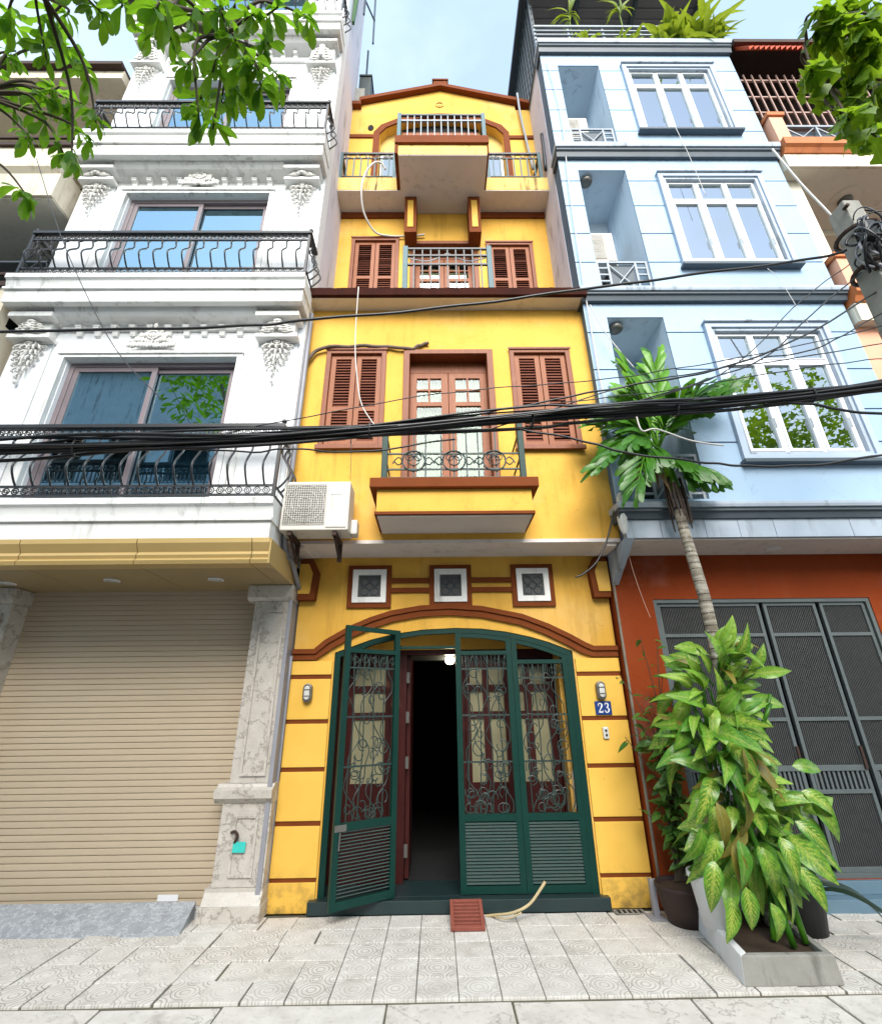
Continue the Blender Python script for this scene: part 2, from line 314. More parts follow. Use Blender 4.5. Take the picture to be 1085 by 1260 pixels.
leafmat('leaf_street', (0.060, 0.165, 0.012), (0.115, 0.25, 0.018), (0.30, 0.60, 0.02), mid=(0.15, 0.26, 0.04), tr=0.58)
leafmat('leaf_maple', (0.085, 0.19, 0.012), (0.16, 0.28, 0.016), (0.36, 0.55, 0.02), mid=(0.2, 0.3, 0.04), tr=0.5)
leafmat('leaf_dumb', (0.060, 0.22, 0.025), (0.22, 0.42, 0.045), (0.22, 0.40, 0.03), mid=(0.26, 0.36, 0.10), blotch=(0.60, 0.60, 0.09), rough=0.28, tr=0.22)
leafmat('leaf_dumb_young', (0.16, 0.38, 0.04), (0.30, 0.48, 0.06), (0.4, 0.6, 0.05), mid=(0.4, 0.5, 0.15), blotch=(0.50, 0.56, 0.12), rough=0.28, tr=0.3)
leafmat('leaf_old', (0.22, 0.20, 0.03), (0.25, 0.16, 0.04), (0.4, 0.3, 0.03), mid=(0.3, 0.3, 0.1), blotch=(0.10, 0.15, 0.03), rough=0.45, tr=0.2)
leafmat('leaf_palm', (0.035, 0.15, 0.010), (0.080, 0.24, 0.014), (0.18, 0.40, 0.02), mid=(0.10, 0.2, 0.03), rough=0.33, tr=0.3)
leafmat('leaf_palm_young', (0.12, 0.34, 0.018), (0.17, 0.42, 0.025), (0.30, 0.52, 0.02), mid=(0.2, 0.35, 0.05), rough=0.35, tr=0.3)
leafmat('leaf_small', (0.05, 0.14, 0.02), (0.14, 0.27, 0.05), (0.15, 0.30, 0.03), rough=0.4, tr=0.3)
leafmat('leaf_roof', (0.15, 0.24, 0.015), (0.28, 0.36, 0.02), (0.42, 0.5, 0.03), rough=0.45, tr=0.4)
leafmat('leaf_dark', (0.012, 0.028, 0.016), (0.02, 0.04, 0.02), (0.03, 0.06, 0.03), rough=0.35, tr=0.1)
leafmat('leaf_dry', (0.20, 0.13, 0.06), (0.14, 0.09, 0.04), (0.25, 0.16, 0.06), rough=0.7, tr=0.15)
# ------------------------------------------------------------------ mesh helpers
class MB:
    def __init__(s): s.v = []; s.f = []; s.uv = {}
    def quad(s, a, b, c, d):
        i = len(s.v); s.v += [tuple(a), tuple(b), tuple(c), tuple(d)]; s.f.append((i, i+1, i+2, i+3)); return s
    def hexa(s, p):       # p: bottom 4 ccw seen from above, top 4
        i = len(s.v); s.v += [tuple(q) for q in p]
        for f in ((3, 2, 1, 0), (4, 5, 6, 7), (0, 1, 5, 4), (1, 2, 6, 5), (2, 3, 7, 6), (3, 0, 4, 7)): s.f.append(tuple(i+k for k in f))
        return s
    def box(s, x0, x1, y0, y1, z0, z1):
        return s.hexa([(x0, y0, z0), (x1, y0, z0), (x1, y1, z0), (x0, y1, z0), (x0, y0, z1), (x1, y0, z1), (x1, y1, z1), (x0, y1, z1)])
    def prism(s, a, b):   # two matching closed outlines
        n = len(a); i = len(s.v); s.v += [tuple(q) for q in a] + [tuple(q) for q in b]
        s.f.append(tuple(range(i, i+n))); s.f.append(tuple(range(i+2*n-1, i+n-1, -1)))
        for k in range(n): s.f.append((i+k, i+n+k, i+n+(k+1) % n, i+(k+1) % n))
        return s
    def pxz(s, poly, y0, y1): return s.prism([(x, y0, z) for x, z in poly], [(x, y1, z) for x, z in poly])
    def pyz(s, poly, x0, x1): return s.prism([(x0, y, z) for y, z in poly], [(x1, y, z) for y, z in poly])
    def pxy(s, poly, z0, z1): return s.prism([(x, y, z0) for x, y in poly], [(x, y, z1) for x, y in poly])
    def band(s, outer, inner, y0, y1):   # curved moulding between two xz polylines
        for k in range(len(outer)-1):
            q = [inner[k], inner[k+1], outer[k+1], outer[k]]
            s.pxz(q, y0, y1)
        return s
    def tube(s, pts, r, n=6, closed=False, taper=None):
        pts = [Vector(p) for p in pts]; m = len(pts); base = len(s.v)
        up = Vector((0.13, 0.31, 0.94)).normalized()
        for k in range(m):
            if closed: d = pts[(k+1) % m]-pts[k-1]
            else: d = pts[min(k+1, m-1)]-pts[max(k-1, 0)]
            if d.length < 1e-9: d = Vector((0, 0, 1))
            d.normalize(); a = d.cross(up)
            if a.length < 0.05: a = d.cross(Vector((1, 0, 0)))
            a.normalize(); b = d.cross(a)
            rr = r if taper is None else r+(taper-r)*k/(m-1)
            for j in range(n):
                an = 2*math.pi*j/n; s.v.append(tuple(pts[k]+(a*math.cos(an)+b*math.sin(an))*rr))
        for k in range(m if closed else m-1):
            for j in range(n):
                k2 = (k+1) % m
                s.f.append((base+k*n+j, base+k*n+(j+1) % n, base+k2*n+(j+1) % n, base+k2*n+j))
        if not closed:
            s.f.append(tuple(base+j for j in range(n-1, -1, -1))); s.f.append(tuple(base+(m-1)*n+j for j in range(n)))
        return s
    def ring(s, c, ra, r, ax='y', n=14, k=5, rb=None, a0=0.0, a1=2*math.pi):
        rb = rb or ra; cl = abs(a1-a0-2*math.pi) < 1e-6; pts = []
        N = n if cl else n+1
        for i in range(N):
            an = a0+(a1-a0)*i/n; u, w = math.cos(an)*ra, math.sin(an)*rb
            pts.append((c[0]+u, c[1], c[2]+w) if ax == 'y' else ((c[0]+u, c[1]+w, c[2]) if ax == 'z' else (c[0], c[1]+u, c[2]+w)))
        return s.tube(pts, r, k, cl)
    def cyl(s, a, b, r, n=12, r2=None): return s.tube([a, b], r, n, False, r2 if r2 is not None else r)
    def ball(s, c, rx, ry, rz, nu=8, nv=6):
        b = len(s.v); s.v.append((c[0], c[1], c[2]+rz))
        for i in range(1, nv):
            t = math.pi*i/nv
            for j in range(nu):
                p = 2*math.pi*j/nu; s.v.append((c[0]+rx*math.sin(t)*math.cos(p), c[1]+ry*math.sin(t)*math.sin(p), c[2]+rz*math.cos(t)))
        s.v.append((c[0], c[1], c[2]-rz)); e = len(s.v)-1
        for j in range(nu):
            s.f.append((b, b+1+j, b+1+(j+1) % nu)); s.f.append((e, e-nu+(j+1) % nu, e-nu+j))
        for i in range(nv-2):
            for j in range(nu):
                q = b+1+i*nu; s.f.append((q+j, q+nu+j, q+nu+(j+1) % nu, q+(j+1) % nu))
        return s
    def lathe(s, prof, c, n=20):
        b = len(s.v); m = len(prof)
        for r, z in prof:
            for j in range(n):
                a = 2*math.pi*j/n; s.v.append((c[0]+r*math.cos(a), c[1]+r*math.sin(a), c[2]+z))
        for i in range(m-1):
            for j in range(n): s.f.append((b+i*n+j, b+i*n+(j+1) % n, b+(i+1)*n+(j+1) % n, b+(i+1)*n+j))
        s.f.append(tuple(b+j for j in range(n-1, -1, -1))); s.f.append(tuple(b+(m-1)*n+j for j in range(n)))
        return s
    def grid(s, x0, x1, z0, z1, yf, yb, ops):   # a wall with openings (x0,x1,z0,z1): front, back and reveals
        xs = sorted({x0, x1, *[o[i] for o in ops for i in (0, 1) if x0 < o[i] < x1]})
        zs = sorted({z0, z1, *[o[i] for o in ops for i in (2, 3) if z0 < o[i] < z1]})
        def occ(i, j):
            if i < 0 or j < 0 or i >= len(xs)-1 or j >= len(zs)-1: return False
            cx, cz = (xs[i]+xs[i+1])/2, (zs[j]+zs[j+1])/2
            return not any(o[0] < cx < o[1] and o[2] < cz < o[3] for o in ops)
        for i in range(len(xs)-1):
            for j in range(len(zs)-1):
                if not occ(i, j): continue
                a, b, c, d = xs[i], xs[i+1], zs[j], zs[j+1]
                s.quad((a, yf, c), (b, yf, c), (b, yf, d), (a, yf, d)); s.quad((b, yb, c), (a, yb, c), (a, yb, d), (b, yb, d))
                if not occ(i-1, j): s.quad((a, yb, c), (a, yf, c), (a, yf, d), (a, yb, d))
                if not occ(i+1, j): s.quad((b, yf, c), (b, yb, c), (b, yb, d), (b, yf, d))
                if not occ(i, j-1): s.quad((a, yb, c), (b, yb, c), (b, yf, c), (a, yf, c))
                if not occ(i, j+1): s.quad((a, yf, d), (b, yf, d), (b, yb, d), (a, yb, d))
        return s
    def frame(s, x0, x1, z0, z1, w, y0, y1, wb=None, wt=None):   # mitre-free rectangular frame, inside the given outline
        wb = w if wb is None else wb; wt = w if wt is None else wt
        return s.grid(x0, x1, z0, z1, y0, y1, [(x0+w, x1-w, z0+wb, z1-wt)])
    def mesh(s, name, bevel=0.0, smooth=False, weld=True, normals=True):
        me = bpy.data.meshes.new(name); me.from_pydata(s.v, [], s.f)
        if weld or normals or bevel:
            bm = bmesh.new(); bm.from_mesh(me)
            if weld: bmesh.ops.remove_doubles(bm, verts=bm.verts, dist=1e-5)
            if normals: bmesh.ops.recalc_face_normals(bm, faces=bm.faces)
            if bevel: bmesh.ops.bevel(bm, geom=[e for e in bm.edges if len(e.link_faces) == 2 and e.calc_face_angle(0) > 0.6], offset=bevel, segments=2, affect='EDGES', profile=0.6)
            bm.to_mesh(me); bm.free()
        if smooth:
            for p in me.polygons: p.use_smooth = True
        me.update(); return me

WP = {}
def setm(me, mat):
    m = MATS[mat] if isinstance(mat, str) else mat
    if not me.materials: me.materials.append(m)
def link(name, me, parent, loc=(0, 0, 0)):
    o = bpy.data.objects.new(name, me); COL.objects.link(o)
    p = WP[parent] if parent is not None else Vector((0, 0, 0))
    o.location = Vector(loc)-p; o.parent = parent; WP[o] = Vector(loc); return o
def tag(o, label, cat, group=None):
    o['label'] = label; o['category'] = cat
    if group: o['group'] = group
    return o
def thing(name, loc, label, cat, group=None):
    o = bpy.data.objects.new(name, None); COL.objects.link(o); o.location = loc; o.empty_display_size = 0.1
    WP[o] = Vector(loc); return tag(o, label, cat, group)
def part(name, mb, mat, parent, bevel=0.0, smooth=False, stuff=False):
    me = mb.mesh(name, bevel, smooth); setm(me, mat); o = link(name, me, parent)
    if stuff: o['kind'] = 'stuff'
    return o
def piece(name, me, parent, loc, rot=None, scale=None):
    o = link(name, me, parent, loc)
    if rot is not None: o.rotation_euler = rot
    if scale is not None: o.scale = scale
    return o
def struct(name, mb, mat, bevel=0.0):
    me = mb.mesh(name, bevel); setm(me, mat); o = link(name, me, None); o['kind'] = 'structure'; return o
def solo(name, mb, mat, loc, label, cat, group=None, bevel=0.0, smooth=False):
    me = mb.mesh(name, bevel, smooth); setm(me, mat); me.transform(Matrix.Translation(-Vector(loc)))
    o = link(name, me, None, loc); return tag(o, label, cat, group)
CACHE = {}
def cached(key, fn, mat, **kw):
    if key not in CACHE:
        me = fn().mesh(key if isinstance(key, str) else key[0], **kw); setm(me, mat); CACHE[key] = me
    return CACHE[key]
def boxmesh(key, sx, sy, sz, mat, bevel=0.0):
    k = (key, round(sx, 4), round(sy, 4), round(sz, 4), mat, bevel)
    return cached(k, lambda: MB().box(-sx/2, sx/2, -sy/2, sy/2, -sz/2, sz/2), mat, bevel=bevel)
def boxpart(name, parent, x0, x1, y0, y1, z0, z1, mat, bevel=0.0, rot=None):
    return piece(name, boxmesh(name, x1-x0, y1-y0, z1-z0, mat, bevel), parent, ((x0+x1)/2, (y0+y1)/2, (z0+z1)/2), rot)
def copy_tree(o, parent=None):
    c = o.copy(); COL.objects.link(c)
    if parent is not None: c.parent = parent
    for ch in list(o.children): copy_tree(ch, c)
    return c
def smooth_path(pts, sub=6):     # Catmull-Rom through the points
    P = [Vector(p) for p in pts]; out = []
    for i in range(len(P)-1):
        p0, p1, p2, p3 = P[max(i-1, 0)], P[i], P[i+1], P[min(i+2, len(P)-1)]
        for k in range(sub):
            t = k/sub
            out.append(0.5*((2*p1)+(p2-p0)*t+(2*p0-5*p1+4*p2-p3)*t*t+(3*p1-p0-3*p2+p3)*t**3))
    out.append(P[-1]); return out
def leaf_mesh(key, L, W, mat, shape='ovate', droop=0.25, fold=0.18, n=7, wave=0.0, curl=0.0):
    """One leaf blade along +X from the origin, upper side +Z, with a folded midrib; UV.x runs along it, UV.y across."""
    if key in CACHE: return CACHE[key]
    v, f, uv = [], [], []
    for i in range(n+1):
        u = i/n
        if shape == 'ovate': w = math.sin(math.pi*min(1, u**0.75))**0.85*(1-0.12*u)
        elif shape == 'obovate': w = math.sin(math.pi*u**1.5)**0.8
        elif shape == 'lance': w = math.sin(math.pi*u**0.8)**1.1
        elif shape == 'fishtail': w = 0.25+0.75*min(1, u*1.6)
        elif shape == 'lobed': w = (math.sin(math.pi*u**0.8)**0.7)*(0.62+0.38*math.cos(u*math.pi*5.0))+0.02
        elif shape == 'strap': w = min(1, 6*u+0.3)*min(1, (1-u)*2.2+0.02)
        w = max(w, 0.02)*W/2; x = L*u*(1-0.10*droop*u); z = -droop*L*u*u+curl*L*math.sin(u*math.pi)
        lift = w*fold*2; wz = wave*W*math.sin(u*17)
        v += [(x, w, z+lift+wz), (x, 0, z), (x, -w, z+lift-wz)]; uv += [(u, 1), (u, 0.5), (u, 0)]
        if shape == 'fishtail' and i == n: v[-3] = (x*0.98, w, z+lift); v[-1] = (x*0.86, -w, z+lift); v[-2] = (x*1.0, 0, z)
    for i in range(n):
        a = i*3; f += [(a, a+3, a+4, a+1), (a+1, a+4, a+5, a+2)]
    me = bpy.data.meshes.new(key); me.from_pydata(v, [], [tuple(reversed(q)) for q in f])
    ul = me.uv_layers.new(name='UVMap')
    for lp in me.loops: ul.data[lp.index].uv = uv[lp.vertex_index]
    for p in me.polygons: p.use_smooth = True
    setm(me, mat); me.update(); CACHE[key] = me; return me
def aim(d, up=(0, 0, 1), roll=0.0):      # rotation whose +X runs along d and whose +Z leans to up
    d = Vector(d).normalized(); up = Vector(up); y = up.cross(d)
    if y.length < 1e-3: y = Vector((0, 1, 0)).cross(d)
    y.normalize(); z = d.cross(y)
    m = Matrix(((d.x, y.x, z.x), (d.y, y.y, z.y), (d.z, y.z, z.z)))
    return (m @ Matrix.Rotation(roll, 3, 'X')).to_euler()
def join_leaves(name, items, parent, mat):      # many small leaves past the limit: one mesh, kind stuff
    v, f, uv = [], [], []
    for me, loc, rot, sc in items:
        m = Matrix.Translation(loc) @ rot.to_matrix().to_4x4() @ Matrix.Scale(sc, 4); b = len(v)
        v += [tuple(m @ q.co) for q in me.vertices]; f += [tuple(b+i for i in p.vertices) for p in me.polygons]
    me = bpy.data.meshes.new(name); me.from_pydata(v, [], f); setm(me, mat)
    o = link(name, me, parent); o['kind'] = 'stuff'; return o
# ------------------------------------------------------------------ ground
rd = MB().quad((-150, -150, -0.13), (150, -150, -0.13), (150, 150, -0.13), (-150, 150, -0.13))
struct('road', rd, 'asphalt')
pav = struct('pavement', MB().box(-9, 9, 3.7655, 6.0, -0.12, -0.016), 'joint_dirt')
TW, TD, GAP = 0.2635, 0.2570, 0.0055
tile_me = boxmesh('tile', TW-GAP, TD-GAP, 0.05, 'tile', 0.0035)
rt = random.Random(3)
for i in range(-18, 18):
    x = 0.12+TW*(i+0.5)
    for j in range(5):
        y = 3.775+TD*(j+0.5)
        if x < -2.15 and y > 4.75: continue
        if x > 2.0 and y > 5.0: continue
        if -4.9 < x < 4.6:
            rough = 1.0 if x < -0.95 or x > 1.5 else 0.35
            if -1.62 < x < -1.36 and j in (1, 2): zz, tl = -0.034, 0.0
            else: zz, tl = -0.025+rt.uniform(-0.0035, 0.0035)*rough, 1
            ox = rt.uniform(-0.012, 0.012)*(1 if rough == 1.0 else 0.08)
            piece('tile', tile_me, pav, (x+ox, y+rt.uniform(-0.003, 0.003)*rough, zz),
                  (tl*rt.uniform(-0.018, 0.018)*rough, tl*rt.uniform(-0.018, 0.018)*rough, rt.uniform(-0.012, 0.012)*rough))
kerb = struct('kerb', MB().box(-9, 9, 3.27, 3.765, -0.12, -0.024), 'joint_dirt')
kx = [-5.2, -4.1, -3.0, -2.02, -1.30, -0.315, 0.44, 1.52, 2.35, 3.3, 4.4]
for a, b in zip(kx, kx[1:]):
    piece('kerb_slab', boxmesh('kerb_slab', b-a-0.012, 0.48, 0.12, 'kerb_stone', 0.008), kerb, ((a+b)/2, 3.525, -0.075+rt.uniform(-0.004, 0.004)), (rt.uniform(-.006, .006), rt.uniform(-.004, .004), rt.uniform(-.008, .008)))

# ------------------------------------------------------------------ yellow house
YF = 5.15; Y1 = 4.68; Y2 = 5.50
yh = thing('yellow_house', (0.2, 5.4, 0), 'narrow yellow tube house with brown trim, shutters and an open green gate', 'house')
arch_o = [(-1.287, 2.222), (-1.18, 2.315), (-0.93, 2.457), (-0.72, 2.545), (-0.495, 2.616), (-0.18, 2.668), (0.144, 2.683), (0.50, 2.656), (0.929, 2.567), (1.20, 2.462), (1.431, 2.346), (1.58, 2.26), (1.66, 2.225)]
def inner_arch(p, d):
    out = []
    for k, (x, z) in enumerate(p):
        a = p[max(k-1, 0)]; b = p[min(k+1, len(p)-1)]; t = Vector((b[0]-a[0], b[1]-a[1])).normalized(); out.append((x+t.y*d, z-t.x*d))
    return out
gate_top = [(-1.071, 2.187), (-0.93, 2.235), (-0.70, 2.315), (-0.453, 2.373), (-0.15, 2.415), (0.20, 2.430), (0.48, 2.420), (0.75, 2.385), (1.0, 2.33), (1.20, 2.27), (1.432, 2.178)]
# ground-floor wall: two piers and the arched head
w = MB()
w.box(-1.50, -1.071, YF, YF+0.30, 0, 2.187); w.box(1.432, 1.90, YF, YF+0.30, 0, 2.178)
pts = [(-1.50, 2.187)]+gate_top+[(1.90, 2.178)]
for (xa, za), (xb, zb) in zip(pts, pts[1:]): w.pxz([(xa, za), (xb, zb), (xb, 3.24), (xa, 3.24)], YF, YF+0.30)
part('wall', w, 'yellow', yh)
# smooth piers of raised blocks with recessed brown bands
bands = [(1.925, 1.965), (1.506, 1.543), (1.086, 1.122), (0.645, 0.682), (0.221, 0.252)]
for xa, xb in ((-1.502, -1.085), (1.446, 1.902)):
    zt = 2.10
    for z0, z1 in bands:
        boxpart('wall_band', yh, xa+0.002, xb-0.002, YF-0.010, YF-0.001, z0, z1, 'brown')
        part('wall_block', MB().box(xa, xb, YF-0.022, YF-0.001, z1+0.001, zt), 'yellow_block', yh, 0.006); zt = z0-0.001
    part('wall_block', MB().box(xa, xb, YF-0.022, YF-0.001, 0.0, zt), 'yellow_block', yh, 0.006)
# brown arch moulding, two steps
a1 = [(-1.503, 2.222)]+arch_o+[(1.903, 2.225)]
def low(d):
    i = inner_arch(arch_o, d); i[0] = (i[0][0]*0.0-1.262, 2.222-d*0.9); i[-1] = (1.64, 2.225-d*0.9)
    return [(-1.503, 2.222-d*0.9)]+i+[(1.903, 2.225-d*0.9)]
part('arch_moulding', MB().band(a1, low(0.122), YF-0.035, YF-0.001), 'brown', yh)
part('arch_moulding', MB().band([(x, z-0.004) for x, z in low(0.004)], low(0.055), YF-0.055, YF-0.036), 'brown', yh)
# three small vents joined by brown lines
for x0, x1 in ((-0.978, -0.498), (-0.075, 0.391), (0.838, 1.306)):
    z0, z1 = 2.65, 3.125
    part('vent_moulding', MB().frame(x0, x1, z0, z1, 0.052, YF-0.030, YF-0.001), 'brown', yh)
    fr = part('vent_frame', MB().frame(x0+0.054, x1-0.054, z0+0.054, z1-0.050, 0.060, YF-0.045, YF-0.001), 'white_trim', yh, 0.003)
    boxpart('pane', fr, x0+0.11, x1-0.11, YF-0.012, YF-0.002, z0+0.11, z1-0.11, 'steel_sheet')
    sc = MB(); cx, cz = (x0+x1)/2, (z0+z1)/2
    for sx in (-1, 1):
        for sz in (-1, 1): sc.ring((cx+sx*0.055, YF-0.018, cz+sz*0.055), 0.045, 0.004, n=10, k=4)
    sc.ring((cx, YF-0.018, cz), 0.04, 0.004, n=10, k=4)
    part('scrollwork', sc, 'rail_dark', fr, stuff=True)
for xa, xb in ((-0.497, -0.076), (0.392, 0.837)):
    boxpart('moulding_line', yh, xa, xb, YF-0.028, YF-0.001, 2.925, 2.978, 'brown')
    boxpart('moulding_line', yh, xa, xb, YF-0.028, YF-0.001, 2.815, 2.868, 'brown')
# corner brackets under the jetty
for sx, xo in ((1, -1.50), (-1, 1.90)):
    X = lambda d: xo+sx*d
    o = [(X(0), 2.73), (X(0.185), 2.73), (X(0.205), 3.04), (X(0.125), 3.185), (X(0), 3.185)]
    i = [(X(0), 2.79), (X(0.13), 2.79), (X(0.145), 3.02), (X(0.095), 3.125), (X(0), 3.125)]
    part('bracket', MB().pxz(o, YF-0.10, YF-0.001), 'brown', yh)
    part('bracket_face', MB().pxz(i, YF-0.112, YF-0.101), 'yellow', yh)
    part('soffit_corner', MB().prism([(X(0), YF-0.46, 3.235), (X(0.13), YF-0.46, 3.235), (X(0.30), YF-0.002, 3.235), (X(0), YF-0.002, 3.235)], [(X(0), YF-0.46, 3.19), (X(0.10), YF-0.46, 3.19), (X(0.135), YF-0.103, 3.19), (X(0), YF-0.103, 3.19)]), 'white_soffit', yh)
# first floor jetty
part('soffit', MB().box(-1.59, 1.94, Y1-0.02, YF+0.30, 3.225, 3.262), 'white_soffit', yh)
L1, L2, L3 = (-1.345, -0.600, 4.37, 5.796), (-0.385, 0.725, 3.73, 5.792), (0.935, 1.695, 4.35, 5.799)
def inset(o, d): return (o[0]+d, o[1]-d, o[2]+d, o[3]-d)
part('wall', MB().grid(-1.60, 1.95, 3.263, 6.47, Y1, Y1+0.22, [inset(L1, 0.05), (L2[0]+0.07, L2[1]-0.07, 3.73, L2[3]-0.06), inset(L3, 0.05)]), 'yellow', yh)
part('side_wall', MB().box(-1.60, -1.40, Y1+0.221, 9, 3.263, 6.47).box(1.75, 1.95, Y1+0.221, 9, 3.263, 6.47), 'yellow', yh)
def shutter_window(o, yf, zsplit, slat_pitch=0.040):
    x0, x1, z0, z1 = o
    fr = part('window_frame', MB().frame(x0, x1, z0, z1, 0.058, yf-0.030, yf+0.06), 'wood_frame', yh, 0.006)
    boxpart('frame_bead', fr, x0-0.012, x1+0.012, yf-0.045, yf-0.0305, z1-0.012, z1+0.016, 'wood_frame')
    boxpart('sill', fr, x0-0.02, x1+0.02, yf-0.06, yf-0.0305, z0-0.015, z0+0.035, 'wood_frame')
    boxpart('backing', fr, x0+0.06, x1-0.06, yf+0.075, yf+0.08, z0+0.06, z1-0.06, 'dark')
    a, b = x0+0.060, x1-0.060; m = (a+b)/2
    for lx0, lx1 in ((a, m-0.004), (m+0.004, b)):
        s = 0.062; za, zb = z0+0.060, z1-0.060
        ops = [(lx0+s, lx1-s, za+s, zsplit-0.03), (lx0+s, lx1-s, zsplit+0.03, zb-s)]
        lf = part('shutter', MB().grid(lx0, lx1, za, zb, yf+0.008, yf+0.045, ops), 'wood', yh, 0.004)
        me = boxmesh('slat', lx1-lx0-2*s-0.004, 0.042, 0.007, 'slat_wood')
        for q in ops:
            n = max(1, int((q[3]-q[2])/slat_pitch)); 
            for k in range(n):
                piece('slat', me, lf, ((q[0]+q[1])/2, yf+0.028, q[2]+(k+0.5)*(q[3]-q[2])/n), (R(58)+random.uniform(-.10, .10), 0, random.uniform(-.012, .012)))
    return fr
shutter_window(L1, Y1, 4.93); shutter_window(L3, Y1, 4.93)
def balcony_door(o, yf, rec, panes=True):
    x0, x1, z0, z1 = o
    fr = part('door_frame', MB().grid(x0, x1, z0, z1, yf-0.035, yf+rec+0.05, [(x0+0.075, x1-0.075, z0-1, z1-0.068)]), 'wood_frame', yh, 0.006)
    boxpart('backing', fr, x0+0.07, x1-0.07, yf+rec+0.20, yf+rec+0.21, z0, z1-0.06, 'dark')
    a, b = x0+0.076, x1-0.076; m = (a+b)/2; y0, y1 = yf+rec, yf+rec+0.04; zt = z1-0.07
    boxpart('head_panel', fr, a, b, y0-0.002, y1+0.002, zt-0.16, zt, 'wood_frame')
    zt -= 0.162
    for lx0, lx1 in ((a, m-0.003), (m+0.003, b)):
        s = 0.085; wj = lx1-lx0-2*s; mx = (lx0+lx1)/2; q = zt-0.07; ph = 0.19
        ops = []
        for k in range(2):
            z_b = q-(k+1)*ph+0.012; z_t = q-k*ph-0.012
            ops += [(lx0+s, mx-0.012, z_b, z_t), (mx+0.012, lx1-s, z_b, z_t)]
        zl = q-2*ph-0.05
        ops.append((lx0+s, lx1-s, z0+0.13, zl))
        lf = part('door_leaf', MB().grid(lx0, lx1, z0+0.005, zt, y0, y1, ops), 'wood', yh, 0.004)
        for o2 in ops: boxpart('pane', lf, o2[0]-.004, o2[1]+.004, y0+0.017, y0+0.022, o2[2]-.004, o2[3]+.004, 'glass_clear')
        cu = MB(); n = 40
        c0 = lx0+s*0.7; c1 = lx1-s*0.7; zc0, zc1 = z0+0.10, zt-0.05
        P = [(c0+(c1-c0)*i/n, y0+0.085+0.018*math.sin(i*1.35)+0.006*math.sin(i*3.1)) for i in range(n+1)]
        for (xa, ya), (xb, yb) in zip(P, P[1:]): cu.quad((xa, ya, zc0), (xb, yb, zc0), (xb, yb, zc1), (xa, ya, zc1))
        part('curtain', cu, 'curtain', lf, smooth=True)
    return fr
balcony_door(L2, Y1, 0.14)
# first floor balcony box with its iron railing
part('balcony_coping', MB().box(-0.645, 1.015, 4.135, Y1-0.001, 3.625, 3.73), 'brown', yh, 0.008)
part('balcony_wall', MB().box(-0.575, 0.945, 4.195, Y1-0.001, 3.386, 3.624), 'yellow', yh)
part('balcony_coping', MB().box(-0.592, 0.962, 4.178, Y1-0.001, 3.352, 3.385), 'brown', yh, 0.004)
part('balcony_soffit', MB().box(-0.565, 0.935, 4.205, Y1-0.001, 3.338, 3.351), 'white_soffit', yh)
rl = part('balcony_railing', MB().box(-0.545, -0.485, 4.19, 4.25, 3.73, 4.40).box(0.855, 0.915, 4.19, 4.25, 3.73, 4.40), 'green', yh, 0.006)
for z in (3.765, 3.86, 4.04, 4.33): boxpart('rail', rl, -0.484, 0.854, 4.212, 4.228, z-0.008, z+0.008, 'green_iron')
for x in (-0.515, 0.885):
    for z in (3.765, 3.86, 4.04, 4.33): boxpart('rail', rl, x-0.008, x+0.008, 4.251, 4.675, z-0.008, z+0.008, 'green_iron')
for x in (-0.22, -0.10, 0.06, 0.19, 0.32, 0.44, 0.62): boxpart('baluster', rl, x-0.007, x+0.007, 4.213, 4.227, 3.732, 4.329, 'green_iron')
for x in (-0.22, 0.19, 0.60):
    sc = MB(); c = (x, 4.207, 3.95)
    sc.ring(c, 0.115, 0.009, n=18); sc.ring((x, 4.203, 3.95), 0.055, 0.007, n=12)
    for sx in (-1, 1):
        sc.ring((x+sx*0.045, 4.20, 3.985), 0.035, 0.006, n=10); sc.tube(smooth_path([(x+sx*0.11, 4.207, 3.95), (x+sx*0.15, 4.207, 3.99), (x+sx*0.19, 4.207, 3.96), (x+sx*0.21, 4.207, 3.92)]), 0.007, 5)
        sc.tube(smooth_path([(x+sx*0.11, 4.207, 3.94), (x+sx*0.155, 4.207, 3.905), (x+sx*0.20, 4.207, 3.95)]), 0.007, 5)
    part('scrollwork', sc, 'green_iron', rl, stuff=True)
# cornice over the first floor, terrace behind it
part('soffit', MB().box(-1.615, 1.915, 4.475, Y1+0.22, 6.471, 6.50), 'white_soffit', yh)
cor = MB(); n = 60; rc = random.Random(5)
xs = [-1.66+(1.95+1.66)*i/n for i in range(n+1)]
for xa, xb in zip(xs, xs[1:]):
    d = 0.006*rc.random(); cor.box(xa, xb+0.0005, 4.425-d*0.4, 4.474, 6.475, 6.590+d)
part('cornice', cor, 'brown_dark', yh)
part('terrace', MB().box(-1.615, 1.93, 4.4755, 9.0, 6.501, 6.570), 'concrete', yh)
# second floor
U1, U2, U3 = (-1.365, -0.575, 7.35, 8.92), (-0.389, 0.727, 6.575, 8.84), (0.865, 1.645, 7.30, 8.81)
part('wall', MB().grid(-1.62, 1.95, 6.571, 9.55, Y2, Y2+0.22, [inset(U1, 0.05), (U2[0]+0.07, U2[1]-0.07, 6.571, U2[3]-0.06), inset(U3, 0.05)]), 'yellow', yh)
shutter_window(U1, Y2, 8.05, 0.045); shutter_window(U3, Y2, 8.0, 0.045)
balcony_door(U2, Y2, 0.14)
r2 = part('terrace_railing', MB().box(-0.43, -0.36, 4.62, 4.68, 6.571, 7.62).box(0.735, 0.805, 4.62, 4.68, 6.571, 7.62), 'teal_post', yh, 0.006)
for z in (7.28, 7.45, 7.585): boxpart('rail', r2, -0.359, 0.734, 4.635, 4.665, z-0.014, z+0.014, 'black_iron')
